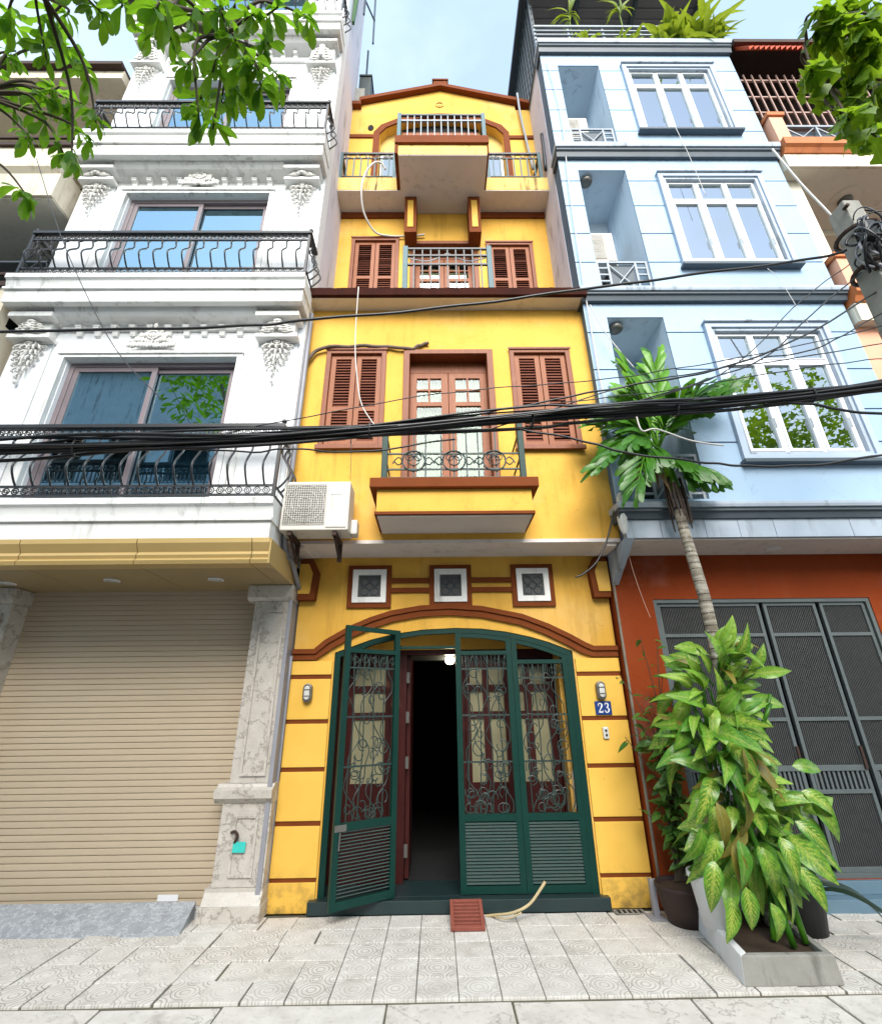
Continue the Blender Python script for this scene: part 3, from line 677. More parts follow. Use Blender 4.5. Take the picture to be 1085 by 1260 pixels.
for k in range(9):
    x = -0.275+k*0.116; boxpart('baluster', r2, x-0.009, x+0.009, 4.641, 4.659, 6.60, 7.57, 'black_iron')
for s in (-1, 1):
    part('scrollwork', MB().tube(smooth_path([(0.19+s*0.53, 4.66, 7.42), (0.19+s*0.3, 4.66, 7.36), (0.19+s*0.12, 4.66, 7.43), (0.19, 4.66, 7.52)]), 0.008, 5), 'rail_grey', r2, stuff=True)
# third floor balcony: two wings and a deeper middle bay
part('balcony_slab', MB().box(-1.62, -0.60, 5.10, Y2-0.001, 9.565, 9.88).box(0.872, 1.935, 5.10, Y2-0.001, 9.565, 9.88), 'yellow_old', yh)
part('balcony_slab', MB().box(-0.545, 0.845, 4.56, Y2-0.001, 9.565, 9.80), 'yellow_old', yh)
part('balcony_coping', MB().box(-0.60, 0.875, 4.52, 5.60, 9.801, 9.985).box(-0.60, -0.546, 4.545, 5.45, 9.57, 9.80).box(0.846, 0.872, 4.545, 5.45, 9.57, 9.80), 'brown', yh, 0.006)
part('soffit', MB().box(-1.615, 1.93, 5.105, Y2-0.002, 9.550, 9.564), 'white_soffit', yh)
part('soffit', MB().box(-0.54, 0.84, 4.565, 5.104, 9.550, 9.564), 'white_soffit', yh)
for xa, xb in ((-1.615, -0.50), (0.77, 1.945)): boxpart('wall_band', yh, xa, xb, Y2-0.03, Y2-0.001, 9.42, 9.549, 'brown')
for xa, xb in ((-0.475, -0.28), (0.575, 0.770)):
    part('bracket', MB().box(xa, xb, 5.20, Y2-0.031, 8.69, 9.549), 'brown', yh, 0.006)
    boxpart('bracket_face', yh, xa+0.05, xb-0.05, 5.188, 5.1995, 8.80, 9.44, 'yellow')
# third floor wall with a wide arched opening, gable and roof
g = MB()
op = [(-1.02, 1.345, 9.56, 11.80)]
g.grid(-1.62, 1.95, 9.551, 11.80, Y2, Y2+0.2, op)
gt = [(-1.62, 12.62), (-1.42, 12.62), (-1.42, 12.76), (0.155, 13.27), (1.64, 12.76), (1.64, 12.62), (1.95, 12.62)]
at = [(-1.02, 11.80), (-0.9, 12.0), (-0.6, 12.2), (-0.2, 12.31), (0.16, 12.34), (0.52, 12.31), (0.92, 12.2), (1.22, 12.0), (1.345, 11.80)]
def gz(x):
    for (xa, za), (xb, zb) in zip(gt, gt[1:]):
        if xa <= x <= xb and xb > xa: return za+(zb-za)*(x-xa)/(xb-xa)
    return 12.62
def az(x):
    if x <= at[0][0] or x >= at[-1][0]: return 11.80
    for (xa, za), (xb, zb) in zip(at, at[1:]):
        if xa <= x <= xb: return za+(zb-za)*(x-xa)/(xb-xa)
cuts = sorted({*[p[0] for p in gt], *[p[0] for p in at]})
for xa, xb in zip(cuts, cuts[1:]): g.pxz([(xa, az(xa+1e-6)), (xb, az(xb-1e-6)), (xb, gz(xb-1e-6)), (xa, gz(xa+1e-6))], Y2, Y2+0.2)
part('wall', g, 'yellow', yh)
boxpart('wall_band', yh, -1.615, -1.14, Y2-0.025, Y2-0.001, 11.69, 11.78, 'brown'); boxpart('wall_band', yh, 1.465, 1.945, Y2-0.025, Y2-0.001, 11.66, 11.75, 'brown')
ao = [(-1.135, 9.9)]+[(-1.135, 11.84), (-1.0, 12.08), (-0.66, 12.30), (-0.22, 12.42), (0.16, 12.45), (0.54, 12.42), (0.98, 12.30), (1.33, 12.08), (1.46, 11.84), (1.46, 9.9)]
ai = [(-1.022, 9.9)]+[(p[0], p[1]) for p in at]+[(1.347, 9.9)]
part('arch_moulding', MB().band(ao, ai, Y2-0.03, Y2-0.001), 'brown', yh)
# french window set back in the arch
for xa, xb in ((-1.02, -0.60), (0.90, 1.345)): boxpart('lintel_panel', yh, xa, xb, 5.66, 5.69, 11.45, 12.35, 'yellow_old')
boxpart('head_panel', yh, -0.598, 0.898, 5.63, 5.659, 12.12, 12.40, 'dark')
for k in range(6):
    xk = -0.598+k*0.2493; boxpart('door_board', yh, xk+0.004, xk+0.245, 5.62, 5.65, 11.20, 12.10, 'wood')
boxpart('door_rail', yh, -0.598, 0.898, 5.60, 5.619, 11.62, 11.70, 'wood_frame')
for x0, x1 in ((-1.0, -0.60), (0.92, 1.33)):
    fr = part('window_frame', MB().frame(x0, x1, 9.9, 11.44, 0.05, 5.64, 5.70), 'white_trim', yh)
    boxpart('pane', fr, x0+0.05, x1-0.05, 5.665, 5.672, 9.95, 11.39, 'glass_green'); boxpart('backing', fr, x0, x1, 5.95, 5.96, 9.9, 11.5, 'room')
for k in range(3):
    x0 = -0.58+k*0.49; lf = part('door_leaf', MB().frame(x0, x0+0.48, 9.9, 11.19, 0.06, 5.62, 5.66), 'wood', yh)
    boxpart('door_panel', lf, x0+0.06, x0+0.42, 5.635, 5.645, 9.96, 11.13, 'wood_frame')
part('roof_coping', MB().band([(-1.68, 12.73), (-1.45, 12.73), (-1.45, 12.86), (0.155, 13.37), (1.67, 12.86), (1.98, 12.73)], [(-1.68, 12.63), (-1.415, 12.63), (-1.415, 12.77), (0.155, 13.275), (1.64, 12.77), (1.98, 12.63)], Y2-0.10, Y2+0.24), 'brown', yh)
part('roof_finial', MB().box(0.01, 0.30, Y2-0.06, Y2+0.3, 13.30, 13.52).box(-0.01, 0.32, Y2-0.08, Y2+0.32, 13.521, 13.56), 'brown', yh)
part('roof', MB().pxz([(-1.6, 12.6), (0.155, 13.2), (1.9, 12.6)], Y2+0.25, 11), 'roof_metal', yh)
part('side_wall', MB().box(-1.60, -1.45, Y2+0.221, 11, 6.571, 12.5).box(1.80, 1.948, Y2+0.221, 11, 6.571, 12.5), 'yellow', yh)
oc = MB().ring((0.135, Y2-0.01, 12.78), 0.075, 0.012, n=14).ball((0.135, Y2-0.004, 12.78), 0.03, 0.012, 0.03)
part('gable_rosette', oc, 'yellow_old', yh)
part('vent_hole', MB().ball((-1.20, Y2+0.0, 12.02), 0.06, 0.02, 0.10), 'dark', yh)
rw = {}
for x0, x1 in ((-1.60, -0.64), (0.92, 1.86)):
    r = part('wing_railing', MB().box(x0, x0+0.05, 5.11, 5.15, 9.88, 10.58).box(x1-0.05, x1, 5.11, 5.15, 9.88, 10.58), 'teal_post', yh)
    boxpart('rail', r, x0+.051, x1-.051, 5.113, 5.147, 10.545, 10.585, 'black_iron'); boxpart('rail', r, x0+.051, x1-.051, 5.12, 5.14, 10.43, 10.45, 'black_iron'); boxpart('rail', r, x0+.051, x1-.051, 5.12, 5.14, 9.94, 9.96, 'black_iron')
    sc = MB(); k = x0+0.13
    while k < x1-0.08: sc.ring((k, 5.13, 10.497), 0.04, 0.008, n=8, k=4); k += 0.17
    part('scrollwork', sc, 'black_iron', r, stuff=True)
    nb = 7
    for q in range(nb):
        x = x0+(q+1)*(x1-x0)/(nb+1); boxpart('baluster', r, x-0.010, x+0.010, 5.121, 5.139, 9.96, 10.43, 'teal_post')
    xs_ = x0+0.025 if x0 < 0 else x1-0.025
    for z in (10.565, 10.44, 9.95): boxpart('rail', r, xs_-0.012, xs_+0.012, 5.151, 5.498, z-0.012, z+0.012, 'black_iron')
rb = part('bay_railing', MB().box(-0.575, -0.515, 4.56, 4.61, 9.985, 10.66).box(0.79, 0.85, 4.56, 4.61, 9.985, 10.66), 'teal_post', yh)
for z, m in ((10.625, 'rail_dark'), (10.47, 'rail_grey'), (10.02, 'rail_grey')): boxpart('rail', rb, -0.514, 0.789, 4.568, 4.602, z-0.016, z+0.016, m)
for q in range(11):
    x = -0.41+q*0.109; boxpart('baluster', rb, x-0.008, x+0.008, 4.573, 4.597, 10.036, 10.61, 'rail_grey')
for x in (-0.545, 0.82):
    for z in (10.625, 10.02): boxpart('rail', rb, x-0.014, x+0.014, 4.611, 5.49, z-0.014, z+0.014, 'rail_dark')

# dark stone doorstep, arched green gate, inner timber front
part('doorstep', MB().box(-1.135, 1.495, YF-0.085, YF+0.02, 0.0, 0.098).box(-1.06, 1.42, YF+0.021, 5.62, 0.0, 0.098), 'step_stone', yh, 0.006)
gi = [(x*0.97+0.005, z-0.052) for x, z in gate_top]
gf = MB().band(gate_top, gi, YF+0.01, YF+0.06)
gf.box(-1.068, -1.012, YF+0.011, YF+0.059, 0.099, 2.16); gf.box(1.372, 1.430, YF+0.011, YF+0.059, 0.099, 2.15)
gf.box(-0.452, -0.40, YF+0.012, YF+0.058, 0.099, 2.34)
gf.box(-0.395, 0.195, YF+0.02, YF+0.05, 2.218, 2.245)
part('gate_frame', gf, 'green', yh)
def arc_z(x):
    for (xa, za), (xb, zb) in zip(gi, gi[1:]):
        if xa <= x <= xb: return za+(zb-za)*(x-xa)/(xb-xa)
    return gi[0][1] if x < 0 else gi[-1][1]
def gate_leaf(x0, x1, top, T, seed, nsl=19):
    """A steel leaf between x0 and x1; T moves leaf coordinates (x, depth, z) into place (used for the leaf that stands open)."""
    rg = random.Random(seed); zt = top
    def add(mb_name, build, mat, parent, stuff=False):
        mb = MB(); build(mb); mb.v = [T(p) for p in mb.v]; return part(mb_name, mb, mat, parent, 0.0, False, stuff)
    z1 = min(zt(x0), zt(x1)); zr = 2.17 if z1 > 2.22 else z1-0.06
    def fr(m):
        m.box(x0, x0+0.055, 0, 0.04, 0.105, zt(x0)); m.box(x1-0.055, x1, 0, 0.04, 0.105, zt(x1))
        for za, zb in ((0.106, 0.165), (0.655, 0.715), (zr-0.02, zr+0.02)): m.box(x0+0.0551, x1-0.0551, 0.001, 0.039, za, zb)
        n = 6
        P = [(x0+(x1-x0)*i/n, zt(x0+(x1-x0)*i/n)) for i in range(n+1)]
        m.band(P, [(x, z-0.045) for x, z in P], 0.003, 0.037)
    lf = add('gate_leaf', fr, 'green', yh)
    a, b = x0+0.056, x1-0.056
    for k in range(nsl):
        z = 0.185+k*(0.64-0.185)/(nsl-1)
        add('slat', lambda m: m.hexa([(a, 0.004, z-0.010), (b, 0.004, z-0.010), (b, 0.030, z+0.004), (a, 0.030, z+0.004), (a, 0.004, z-0.003), (b, 0.004, z-0.003), (b, 0.030, z+0.011), (a, 0.030, z+0.011)]), 'slat_green', lf)
    for z in (zr-0.16, 1.565, 1.146): add('grille_rail', lambda m: m.box(a, b, 0.012, 0.022, z-0.008, z+0.008), 'green_iron', lf)
    for q in range(4):
        x = a+(q+0.55)*(b-a)/4.4
        add('grille_bar', lambda m: m.tube([(x+0.012*math.sin(z*5+q), 0.017, z) for z in [0.716+i*(zr-0.74)/10 for i in range(11)]], 0.006, 5), 'green_iron', lf)
    def curls(m):
        for q in range(4):      # wandering tendrils with curled ends
            x = a+(q+0.7)*(b-a)/4.3; ph = rg.uniform(0, 6)
            m.tube([(max(a+.01, min(b-.01, x+0.055*math.sin(z*9+ph)+0.02*math.sin(z*23+ph))), 0.008, z) for z in [0.72+i*(zr-0.745)/44 for i in range(45)]], 0.0055, 5)
        for q in range(44):
            x = rg.uniform(a+0.05, b-0.05); z = 0.76+(zr-0.85)*(rg.random()**1.6)
            r = rg.uniform(0.024, 0.058); r = min(r, x-a-0.004, b-x-0.004); s = rg.uniform(0, 6.28); m.ring((x, 0.006, z), r, 0.0052, n=12, k=5, rb=r*rg.uniform(0.8, 1.3), a0=s, a1=s+rg.uniform(3.6, 6.0))
        for q in range(10):
            x = a+0.02+q*(b-a-0.04)/9; m.tube([(x, 0.014, zr-0.14), (x+rg.uniform(-.01, .01), 0.014, zr-0.025)], 0.0045, 5)
            if q % 2: m.ring((x, 0.014, zr-0.085), 0.03, 0.0045, n=10, k=4)
    add('scrollwork', curls, 'green_iron', lf, True)
    return lf
gate_leaf(0.197, 0.787, arc_z, lambda p: (p[0], YF+0.012+p[1], p[2]), 1)
gate_leaf(0.790, 1.371, arc_z, lambda p: (p[0], YF+0.012+p[1], p[2]), 2)
th = R(33.5)
def openT(p):
    d = -0.405-p[0]
    return (-0.405-d*math.cos(th)+p[1]*math.sin(th), YF+0.008-d*math.sin(th)-p[1]*math.cos(th), p[2])
gl = gate_leaf(-1.015, -0.405, lambda x: 2.40-0.02*(x+0.4), openT, 3)
gl['label'] = 'gate leaf standing open towards the street'
lk = MB().box(-1.01, -0.90, -0.012, -0.002, 0.655, 0.705).tube([(-0.96, -0.02, 0.65), (-0.965, -0.02, 0.52)], 0.008, 6); lk.v = [openT((p[0], -p[1]+0.03, p[2])) for p in lk.v]
part('latch', lk, 'lamp_grey', gl)
# inner front: yellow lintel, maroon frames, cream panes, dark doorway
YI = 5.50
part('inner_lintel', MB().box(-1.07, 1.43, YI, YI+0.12, 2.245, 2.6), 'yellow', yh)
part('inner_jamb', MB().box(1.30, 1.431, YI-0.19, YI-0.001, 0.099, 2.2), 'yellow', yh)
part('curtain_strip', MB().box(1.33, 1.395, YI-0.215, YI-0.195, 0.72, 1.05), 'white_trim', yh)
part('inner_frame', MB().grid(-1.07, 1.43, 0.099, 2.244, YI, YI+0.08, [(-0.98, -0.50, 0.20, 2.14), (-0.335, 0.215, 0.0, 2.19), (0.30, 1.28, 0.20, 2.14)]), 'maroon', yh)
def inner_door(x0, x1, cols):
    ops = []; n = len(cols)
    for a, b in cols: ops += [(a, b, 1.87, 2.06), (a, b, 1.60, 1.80), (a, b, 0.93, 1.53)]
    lf = part('door_leaf', MB().grid(x0, x1, 0.205, 2.135, YI+0.02, YI+0.06, ops), 'maroon', yh)
    for o2 in ops: boxpart('pane', lf, o2[0]-.005, o2[1]+.005, YI+0.038, YI+0.044, o2[2]-.005, o2[3]+.005, 'cream_pane')
inner_door(-0.975, -0.505, [(-0.90, -0.56)]); inner_door(0.305, 0.787, [(0.36, 0.50), (0.57, 0.73)]); inner_door(0.79, 1.275, [(0.84, 0.95), (1.03, 1.20)])
od = MB().box(-0.33, -0.29, YI+0.081, YI+0.70, 0.12, 2.18); part('open_door', od, 'maroon', yh)
for z in (0.36, 1.12, 1.55, 1.95): boxpart('hinge', yh, -0.333, -0.300, YI-0.006, YI-0.001, z-0.055, z+0.055, 'lamp_grey')
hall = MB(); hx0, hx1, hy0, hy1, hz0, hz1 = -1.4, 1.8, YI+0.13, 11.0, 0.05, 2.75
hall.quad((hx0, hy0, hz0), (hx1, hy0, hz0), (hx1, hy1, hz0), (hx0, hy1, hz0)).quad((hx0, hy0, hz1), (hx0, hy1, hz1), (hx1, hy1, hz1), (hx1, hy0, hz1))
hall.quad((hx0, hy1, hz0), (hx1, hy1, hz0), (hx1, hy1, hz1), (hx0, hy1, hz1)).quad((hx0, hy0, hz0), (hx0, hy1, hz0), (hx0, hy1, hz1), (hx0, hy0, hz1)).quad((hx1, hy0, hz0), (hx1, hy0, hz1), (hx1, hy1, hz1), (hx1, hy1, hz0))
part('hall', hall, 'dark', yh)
boxpart('hall_beam', yh, -0.30, 0.9, 5.78, 5.88, 2.16, 2.45, 'room')
boxpart('hall_floor', yh, -0.33, 0.21, YI+0.09, 6.6, 0.1, 0.104, 'dark')
tag(link('ceiling_lamp', cached('ceiling_lamp', lambda: MB().lathe([(0.016, 0.055), (0.05, 0.04), (0.055, 0.0), (0.03, -0.03)], (0, 0, 0), 14), 'lit_lamp', smooth=True), None, (0.152, 5.72, 2.14)), 'small lit lamp glowing at the top of the dark doorway', 'lamp')
# ------------------------------------------------------------------ white house
WX0, WX1, YW, YB = -5.06, -1.60, 4.48, 4.13
wh = thing('white_house', (-3.3, 5.0, 0), 'white stucco house with black iron balconies above a closed taupe roller shutter', 'house')
FL = [(3.12, 3.52, 5.49, 6.10), (6.10, 6.50, 8.44, 8.87), (8.87, 9.37, 11.30, 12.28), (12.28, 12.76, 14.7, 15.6)]   # slab bottom, slab top, window head, next slab
for s0, s1, wt, nx in FL:
    part('wall', MB().grid(WX0, WX1, s1, nx+0.02, YW, YW+0.25, [(-4.345, -2.335, s1+0.02, wt)]), 'white_wall', wh)
part('side_wall', MB().box(WX1-0.25, WX1+0.012, YW+0.251, 5.65, 3.12, 17.2), 'side_wall', wh)
part('side_wall', MB().box(WX0, WX0+0.25, YW+0.251, 5.65, 3.12, 15.6).box(WX0+0.251, WX1-0.251, 5.4, 5.65, 3.12, 15.6), 'side_wall', wh)
part('corner_post', MB().box(WX1+0.002, WX1+0.016, YW+0.002, YW+0.25, 3.12, 15.6), 'white_wall', wh)
part('wall', MB().box(WX0+0.25, WX1-0.01, YW+0.5, 5.3, 15.6, 17.0), 'white_wall', wh)
# stepped window surrounds
def surround(z0, z1):
    for k, (d, y) in enumerate(((0.26, 0.012), (0.20, 0.026), (0.135, 0.045), (0.07, 0.062))):
        m = MB(); a, b, t = -4.345-d, -2.335+d, z1+d*0.9; w = 0.062
        m.box(a, a+w, YW-y, YW-0.001, z0, t).box(b-w, b, YW-y, YW-0.001, z0, t).box(a+w+0.0005, b-w-0.0005, YW-y, YW-0.001, t-w, t)
        part('window_surround', m, 'white_trim', wh)
    part('window_lintel', MB().box(-4.43, -2.25, YW-0.085, YW-0.063, z1+0.04, z1+0.085), 'white_trim', wh, 0.005)
def slider(z0, z1, mat_room, cur):
    x0, x1 = -4.345, -2.335; y = YW+0.05; m = (x0+x1)/2
    fr = part('window_frame', MB().frame(x0, x1, z0, z1, 0.055, y, y+0.09), 'frame_mauve', wh, 0.004)
    for a, b, dy in ((x0+0.056, m+0.035, 0.01), (m-0.035, x1-0.056, 0.047)):
        part('window_sash', MB().frame(a, b, z0+0.056, z1-0.056, 0.060, y+dy, y+dy+0.034), 'frame_mauve', wh, 0.003)
        boxpart('pane', fr, a+0.055, b-0.055, y+dy+0.014, y+dy+0.020, z0+0.11, z1-0.11, 'glass_teal')
    r = MB(); yb = y+1.0; ya = y+0.10; X0, X1 = x0, x1; x0 += 0.003; x1 -= 0.003; z0 += 0.003; z1 -= 0.003
    r.quad((x0, yb, z0), (x1, yb, z0), (x1, yb, z1), (x0, yb, z1)).quad((x0, ya, z1), (x0, yb, z1), (x1, yb, z1), (x1, ya, z1)).quad((x0, ya, z0), (x1, ya, z0), (x1, yb, z0), (x0, yb, z0))
    r.quad((x0, ya, z0), (x0, yb, z0), (x0, yb, z1), (x0, ya, z1)).quad((x1, ya, z0), (x1, ya, z1), (x1, yb, z1), (x1, yb, z0))
    part('room', r, mat_room, fr)
    x0, x1 = X0, X1
    if cur:
        n = 26; c0, c1 = x0+0.10, x0+0.62; P = [(c0+(c1-c0)*i/n, y+0.22+0.03*math.sin(i*1.2)) for i in range(n+1)]; cu = MB()
        for (xa, ya2), (xb, yb2) in zip(P, P[1:]): cu.quad((xa, ya2, z0+0.06), (xb, yb2, z0+0.06), (xb, yb2, z1-0.1), (xa, ya2, z1-0.1))
        part('curtain', cu, 'curtain_teal', fr, smooth=True)
for (s0, s1, wt, nx), c in zip(FL, (1, 0, 0, 0)):
    surround(s1+0.02, wt); slider(s1+0.02, wt, 'room_teal' if c else 'room', True)
# pilaster strips, corbels, acanthus drops, crests and dentils
def acanthus():
    m = MB()
    for k in range(6):          # tiers of drooping lobes, each tier narrower than the one above
        t = k/5; z = -0.08-0.125*k; hw = 0.125*(1-t)**0.75+0.022; n = (5, 5, 4, 3, 3, 1)[k]
        for q in range(n):
            u = 0 if n == 1 else (q/(n-1)-0.5)*2
            x = u*hw; m.tube(smooth_path([(x*0.45, -0.012, z+0.075), (x*0.85, -0.040, z+0.01), (x*1.05, -0.055, z-0.055), (x*1.10, -0.040, z-0.095)], 3), 0.017*(1-0.3*t), 6, taper=0.007)
            m.ball((x*1.08, -0.052, z-0.082), 0.016*(1-0.3*t), 0.016, 0.020, 6, 4)
        if k < 4:
            for s in (-1, 1): m.ring((s*(hw+0.022), -0.020, z+0.01), 0.026*(1-0.4*t), 0.008, n=10, k=4)
    m.tube([(0, -0.03, 0.0), (0, -0.055, -0.4), (0, -0.03, -0.86)], 0.014, 6, taper=0.008); m.ball((0, -0.03, -0.86), 0.020, 0.018, 0.05, 7, 5)
    m.ring((0, -0.035, -0.015), 0.07, 0.014, n=14, k=5); m.ring((0, -0.045, -0.015), 0.035, 0.010, n=10, k=4); m.ball((0, -0.045, -0.015), 0.02, 0.02, 0.02)
    for s in (-1, 1): m.ring((s*0.105, -0.025, -0.03), 0.045, 0.011, n=12, k=4, a0=0.5, a1=5.8)
    return m
def corbel_scroll():
    m = MB()
    for k in range(4):
        z = 0.05+0.085*k; w = 0.15-0.024*k
        for s in (-1, 1):
            m.ring((s*w*0.62, -0.05, z), 0.042, 0.014, n=10, k=4); m.ball((s*w, -0.035, z+0.03), 0.03, 0.02, 0.038, 7, 5); m.ball((s*w*0.3, -0.06, z+0.02), 0.026, 0.02, 0.045, 7, 5)
    m.ball((0, -0.055, 0.40), 0.05, 0.03, 0.06); m.ball((0, -0.06, 0.22), 0.03, 0.025, 0.10)
    return m
ac_me = cached('acanthus', acanthus, 'ornament', smooth=True); cs_me = cached('corbel_scroll', corbel_scroll, 'ornament', smooth=True)
def crest():
    m = MB(); rg = random.Random(6)
    for i in range(15):
        t = (i-7)/7; h = 0.30*(1-abs(t))**0.75
        for q in range(1+int(h/0.075)):
            m.ball((t*0.25+rg.uniform(-.006, .006), -0.03-rg.random()*0.02, 0.03+q*0.075), 0.026, 0.022, 0.042, 7, 5)
    for s in (-1, 1):
        for d, r in ((0.09, 0.05), (0.17, 0.04), (0.235, 0.03)): m.ring((s*d, -0.04, 0.06), r, 0.012, n=10, k=4)
    m.ring((0, -0.055, 0.17), 0.06, 0.014, n=12, k=4)
    return m
cr_me = cached('crest', crest, 'ornament', smooth=True)
def dentil():
    return MB().pyz([(0, 0.03), (-0.03, 0.04), (-0.045, 0.09), (-0.08, 0.11), (-0.085, 0.135), (0, 0.135)], -0.032, 0.032).box(-0.038, 0.038, -0.09, 0.0, 0.136, 0.155)
de_me = cached('dentil', dentil, 'white_trim')
for (s0, s1, wt, nx), e in zip(FL, (5.90, 8.82, 11.90, 15.2)):
    e0 = e; e -= (0.17, 0.20, 0.25, 0.2)[FL.index((s0, s1, wt, nx))]
    for cx in (-1.875, -4.79):
        part('pilaster', MB().box(cx-0.225, cx+0.225, YW-0.03, YW-0.001, s1, e-0.02), 'white_wall', wh)
        part('corbel', MB().box(cx-0.25, cx+0.25, YW-0.15, YW-0.001, e-0.02, e+0.035).box(cx-0.20, cx+0.20, YW-0.11, YW-0.001, e+0.036, nx+0.01-0.14).box(cx-0.26, cx+0.26, YW-0.22, YW-0.001, nx-0.129, nx-0.06), 'white_trim', wh, 0.008)
        sc = (nx-0.14-e-0.03)/0.46
        piece('corbel_scroll', cs_me, wh, (cx, YW-0.11, e+0.03), None, (1.15, 1.0, max(0.3, min(sc, 1.0))))['kind'] = 'stuff'
        piece('acanthus', ac_me, wh, (cx, YW-0.032, e-0.04), None, (0.95, 1.3, 0.66))['kind'] = 'stuff'
    piece('crest', cr_me, wh, (-3.34, YW-0.07, wt+0.10), None, (1.05, 1, 1.0))['kind'] = 'stuff'
    e = e0
    part('cornice', MB().pyz([(YW-0.001, e+0.02), (YW-0.04, e+0.02), (YW-0.05, e+0.09), (YW-0.001, e+0.09)], -4.53, -2.13), 'white_trim', wh)
    zt = nx-0.06
    part('cornice', MB().pyz([(YW-0.001, zt-0.07), (YW-0.17, zt-0.03), (YW-0.20, zt), (YW-0.23, zt+0.06), (YW-0.001, zt+0.06)], -4.53, -2.13), 'white_trim', wh)
    zd = zt-0.07-0.18
    for k in range(10): piece('dentil', de_me, wh, (-4.30+k*0.215, YW-0.002, zd+0.01))
# balcony slabs with stepped fascia
for s0, s1, wt, nx in FL:
    h = s1-s0
    m = MB().box(WX0-0.03, -1.565, YB+0.03, YW-0.002, s0, s0+h*0.42).box(WX0-0.05, -1.55, YB, YW-0.002, s0+h*0.42+0.0005, s0+h*0.5)
    m.pyz([(YB+0.05, s0+h*0.5), (YB+0.015, s0+h*0.8), (YB-0.015, s0+h*0.84), (YB-0.015, s1), (YW-0.002, s1), (YW-0.002, s0+h*0.5)], WX0-0.06, -1.555)
    part('balcony_slab', m, 'white_trim', wh)
    part('balcony_lip', MB().box(WX0-0.02, -1.57, YB+0.031, YB+0.10, s0-0.012, s0-0.0005), 'white_trim', wh)
# railings with bellied balusters
def baluster(H):
    p = [(0, 0), (-0.05, 0.08), (-0.10, 0.20), (-0.105, 0.30), (-0.06, 0.44), (-0.012, 0.56), (0.0, 0.66), (-0.02, 0.74), (0.0, 0.80), (0.015, 0.84)]
    s = H/0.84
    return MB().tube(smooth_path([(0, y, z*s) for y, z in p], 3), 0.0105, 6)
def frieze(key, Lx, r):
    m = MB(); n = int(Lx/(2.5*r)); st = Lx/n
    for i in range(n):
        x = st*(i+0.5); m.ring((x, 0, 0), r*0.92, 0.0065, n=10, k=4); m.ring((x, 0, 0), r*0.42, 0.006, n=8, k=4)
        m.tube([(x+r*0.9, 0, 0), (x+st-r*0.9, 0, 0)], 0.006, 4)
    return m
for fi, (s0, s1, wt, nx) in enumerate(FL):
    top = s1+(0.86 if fi == 0 else 0.79); x0, x1 = WX0-0.02, -1.585; yr = YB+0.055
    rl = part('balcony_railing', MB().box(x0, x1+0.03, yr-0.035, yr+0.035, top-0.045, top), 'black_iron', wh, 0.006)
    for z in (top-0.135, s1+0.155, s1+0.055): boxpart('rail', rl, x0, x1, yr-0.011, yr+0.011, z-0.010, z+0.010, 'black_iron')
    for x in (x0+0.01, x1):
        boxpart('post', rl, x-0.016, x+0.016, yr-0.016, yr+0.016, s1+0.001, top-0.046, 'black_iron')
        for z, t in ((top-0.023, 0.03), (top-0.135, 0.01), (s1+0.155, 0.01), (s1+0.055, 0.01)): boxpart('rail', rl, x-t, x+t, yr+0.036, YW-0.001, z-t*0.7, z+t*0.7, 'black_iron')
        part('finial', MB().ball((x+0.01, yr, top+0.035), 0.026, 0.026, 0.03), 'black_iron', rl, smooth=True)
    bm_ = cached(('baluster', fi), lambda: baluster(top-0.135-s1-0.155), 'black_iron', smooth=True)
    nb = 20
    for k in range(nb): piece('baluster', bm_, rl, (x0+0.10+k*(x1-x0-0.2)/(nb-1), yr, s1+0.155))
    for k in range(3):
        piece('baluster', bm_, rl, (x1, yr+0.08+0.10*k, s1+0.155), (0, 0, R(90))); piece('baluster', bm_, rl, (x0+0.01, yr+0.08+0.10*k, s1+0.155), (0, 0, R(-90)))
    f1 = cached('scroll_frieze', lambda: frieze(0, x1-x0-0.06, 0.036), 'black_iron')
    for z in (top-0.09, s1+0.105): piece('scroll_frieze', f1, rl, (x0+0.03, yr, z))['kind'] = 'stuff'
# gold shop canopy
cx = [WX0-0.2, -3.817, -2.75, -1.697, -1.53]
prof = [(4.150, 2.867), (4.135, 2.90), (4.165, 2.925), (4.150, 2.955), (4.165, 2.985), (4.120, 3.06), (4.120, 3.105), (4.30, 3.105), (4.30, 2.867)]
for a, b in zip(cx, cx[1:]):
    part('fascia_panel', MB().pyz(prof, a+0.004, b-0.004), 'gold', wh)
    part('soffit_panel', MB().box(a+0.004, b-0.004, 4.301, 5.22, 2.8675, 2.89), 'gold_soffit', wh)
part('canopy_side', MB().box(-1.536, -1.522, 4.14, 5.0, 2.866, 3.10), 'gold', wh)
part('canopy_core', MB().box(WX0-0.2, -1.54, 4.20, 5.3, 2.895, 3.10), 'dark', wh)
dl = cached('downlight', lambda: MB().lathe([(0.05, 0.004), (0.075, 0.002), (0.078, -0.006), (0.062, -0.010)], (0, 0, 0), 20), 'sign_white', smooth=True)
dg = cached('downlight_lens', lambda: MB().lathe([(0.058, 0), (0.02, -0.004)], (0, 0, 0), 16), 'lamp_glass', smooth=True)
for x, y in ((-4.407, 4.78), (-3.287, 4.70), (-2.239, 4.70)):
    d = piece('downlight', dl, wh, (x, y, 2.866)); piece('lens', dg, d, (x, y, 2.856))
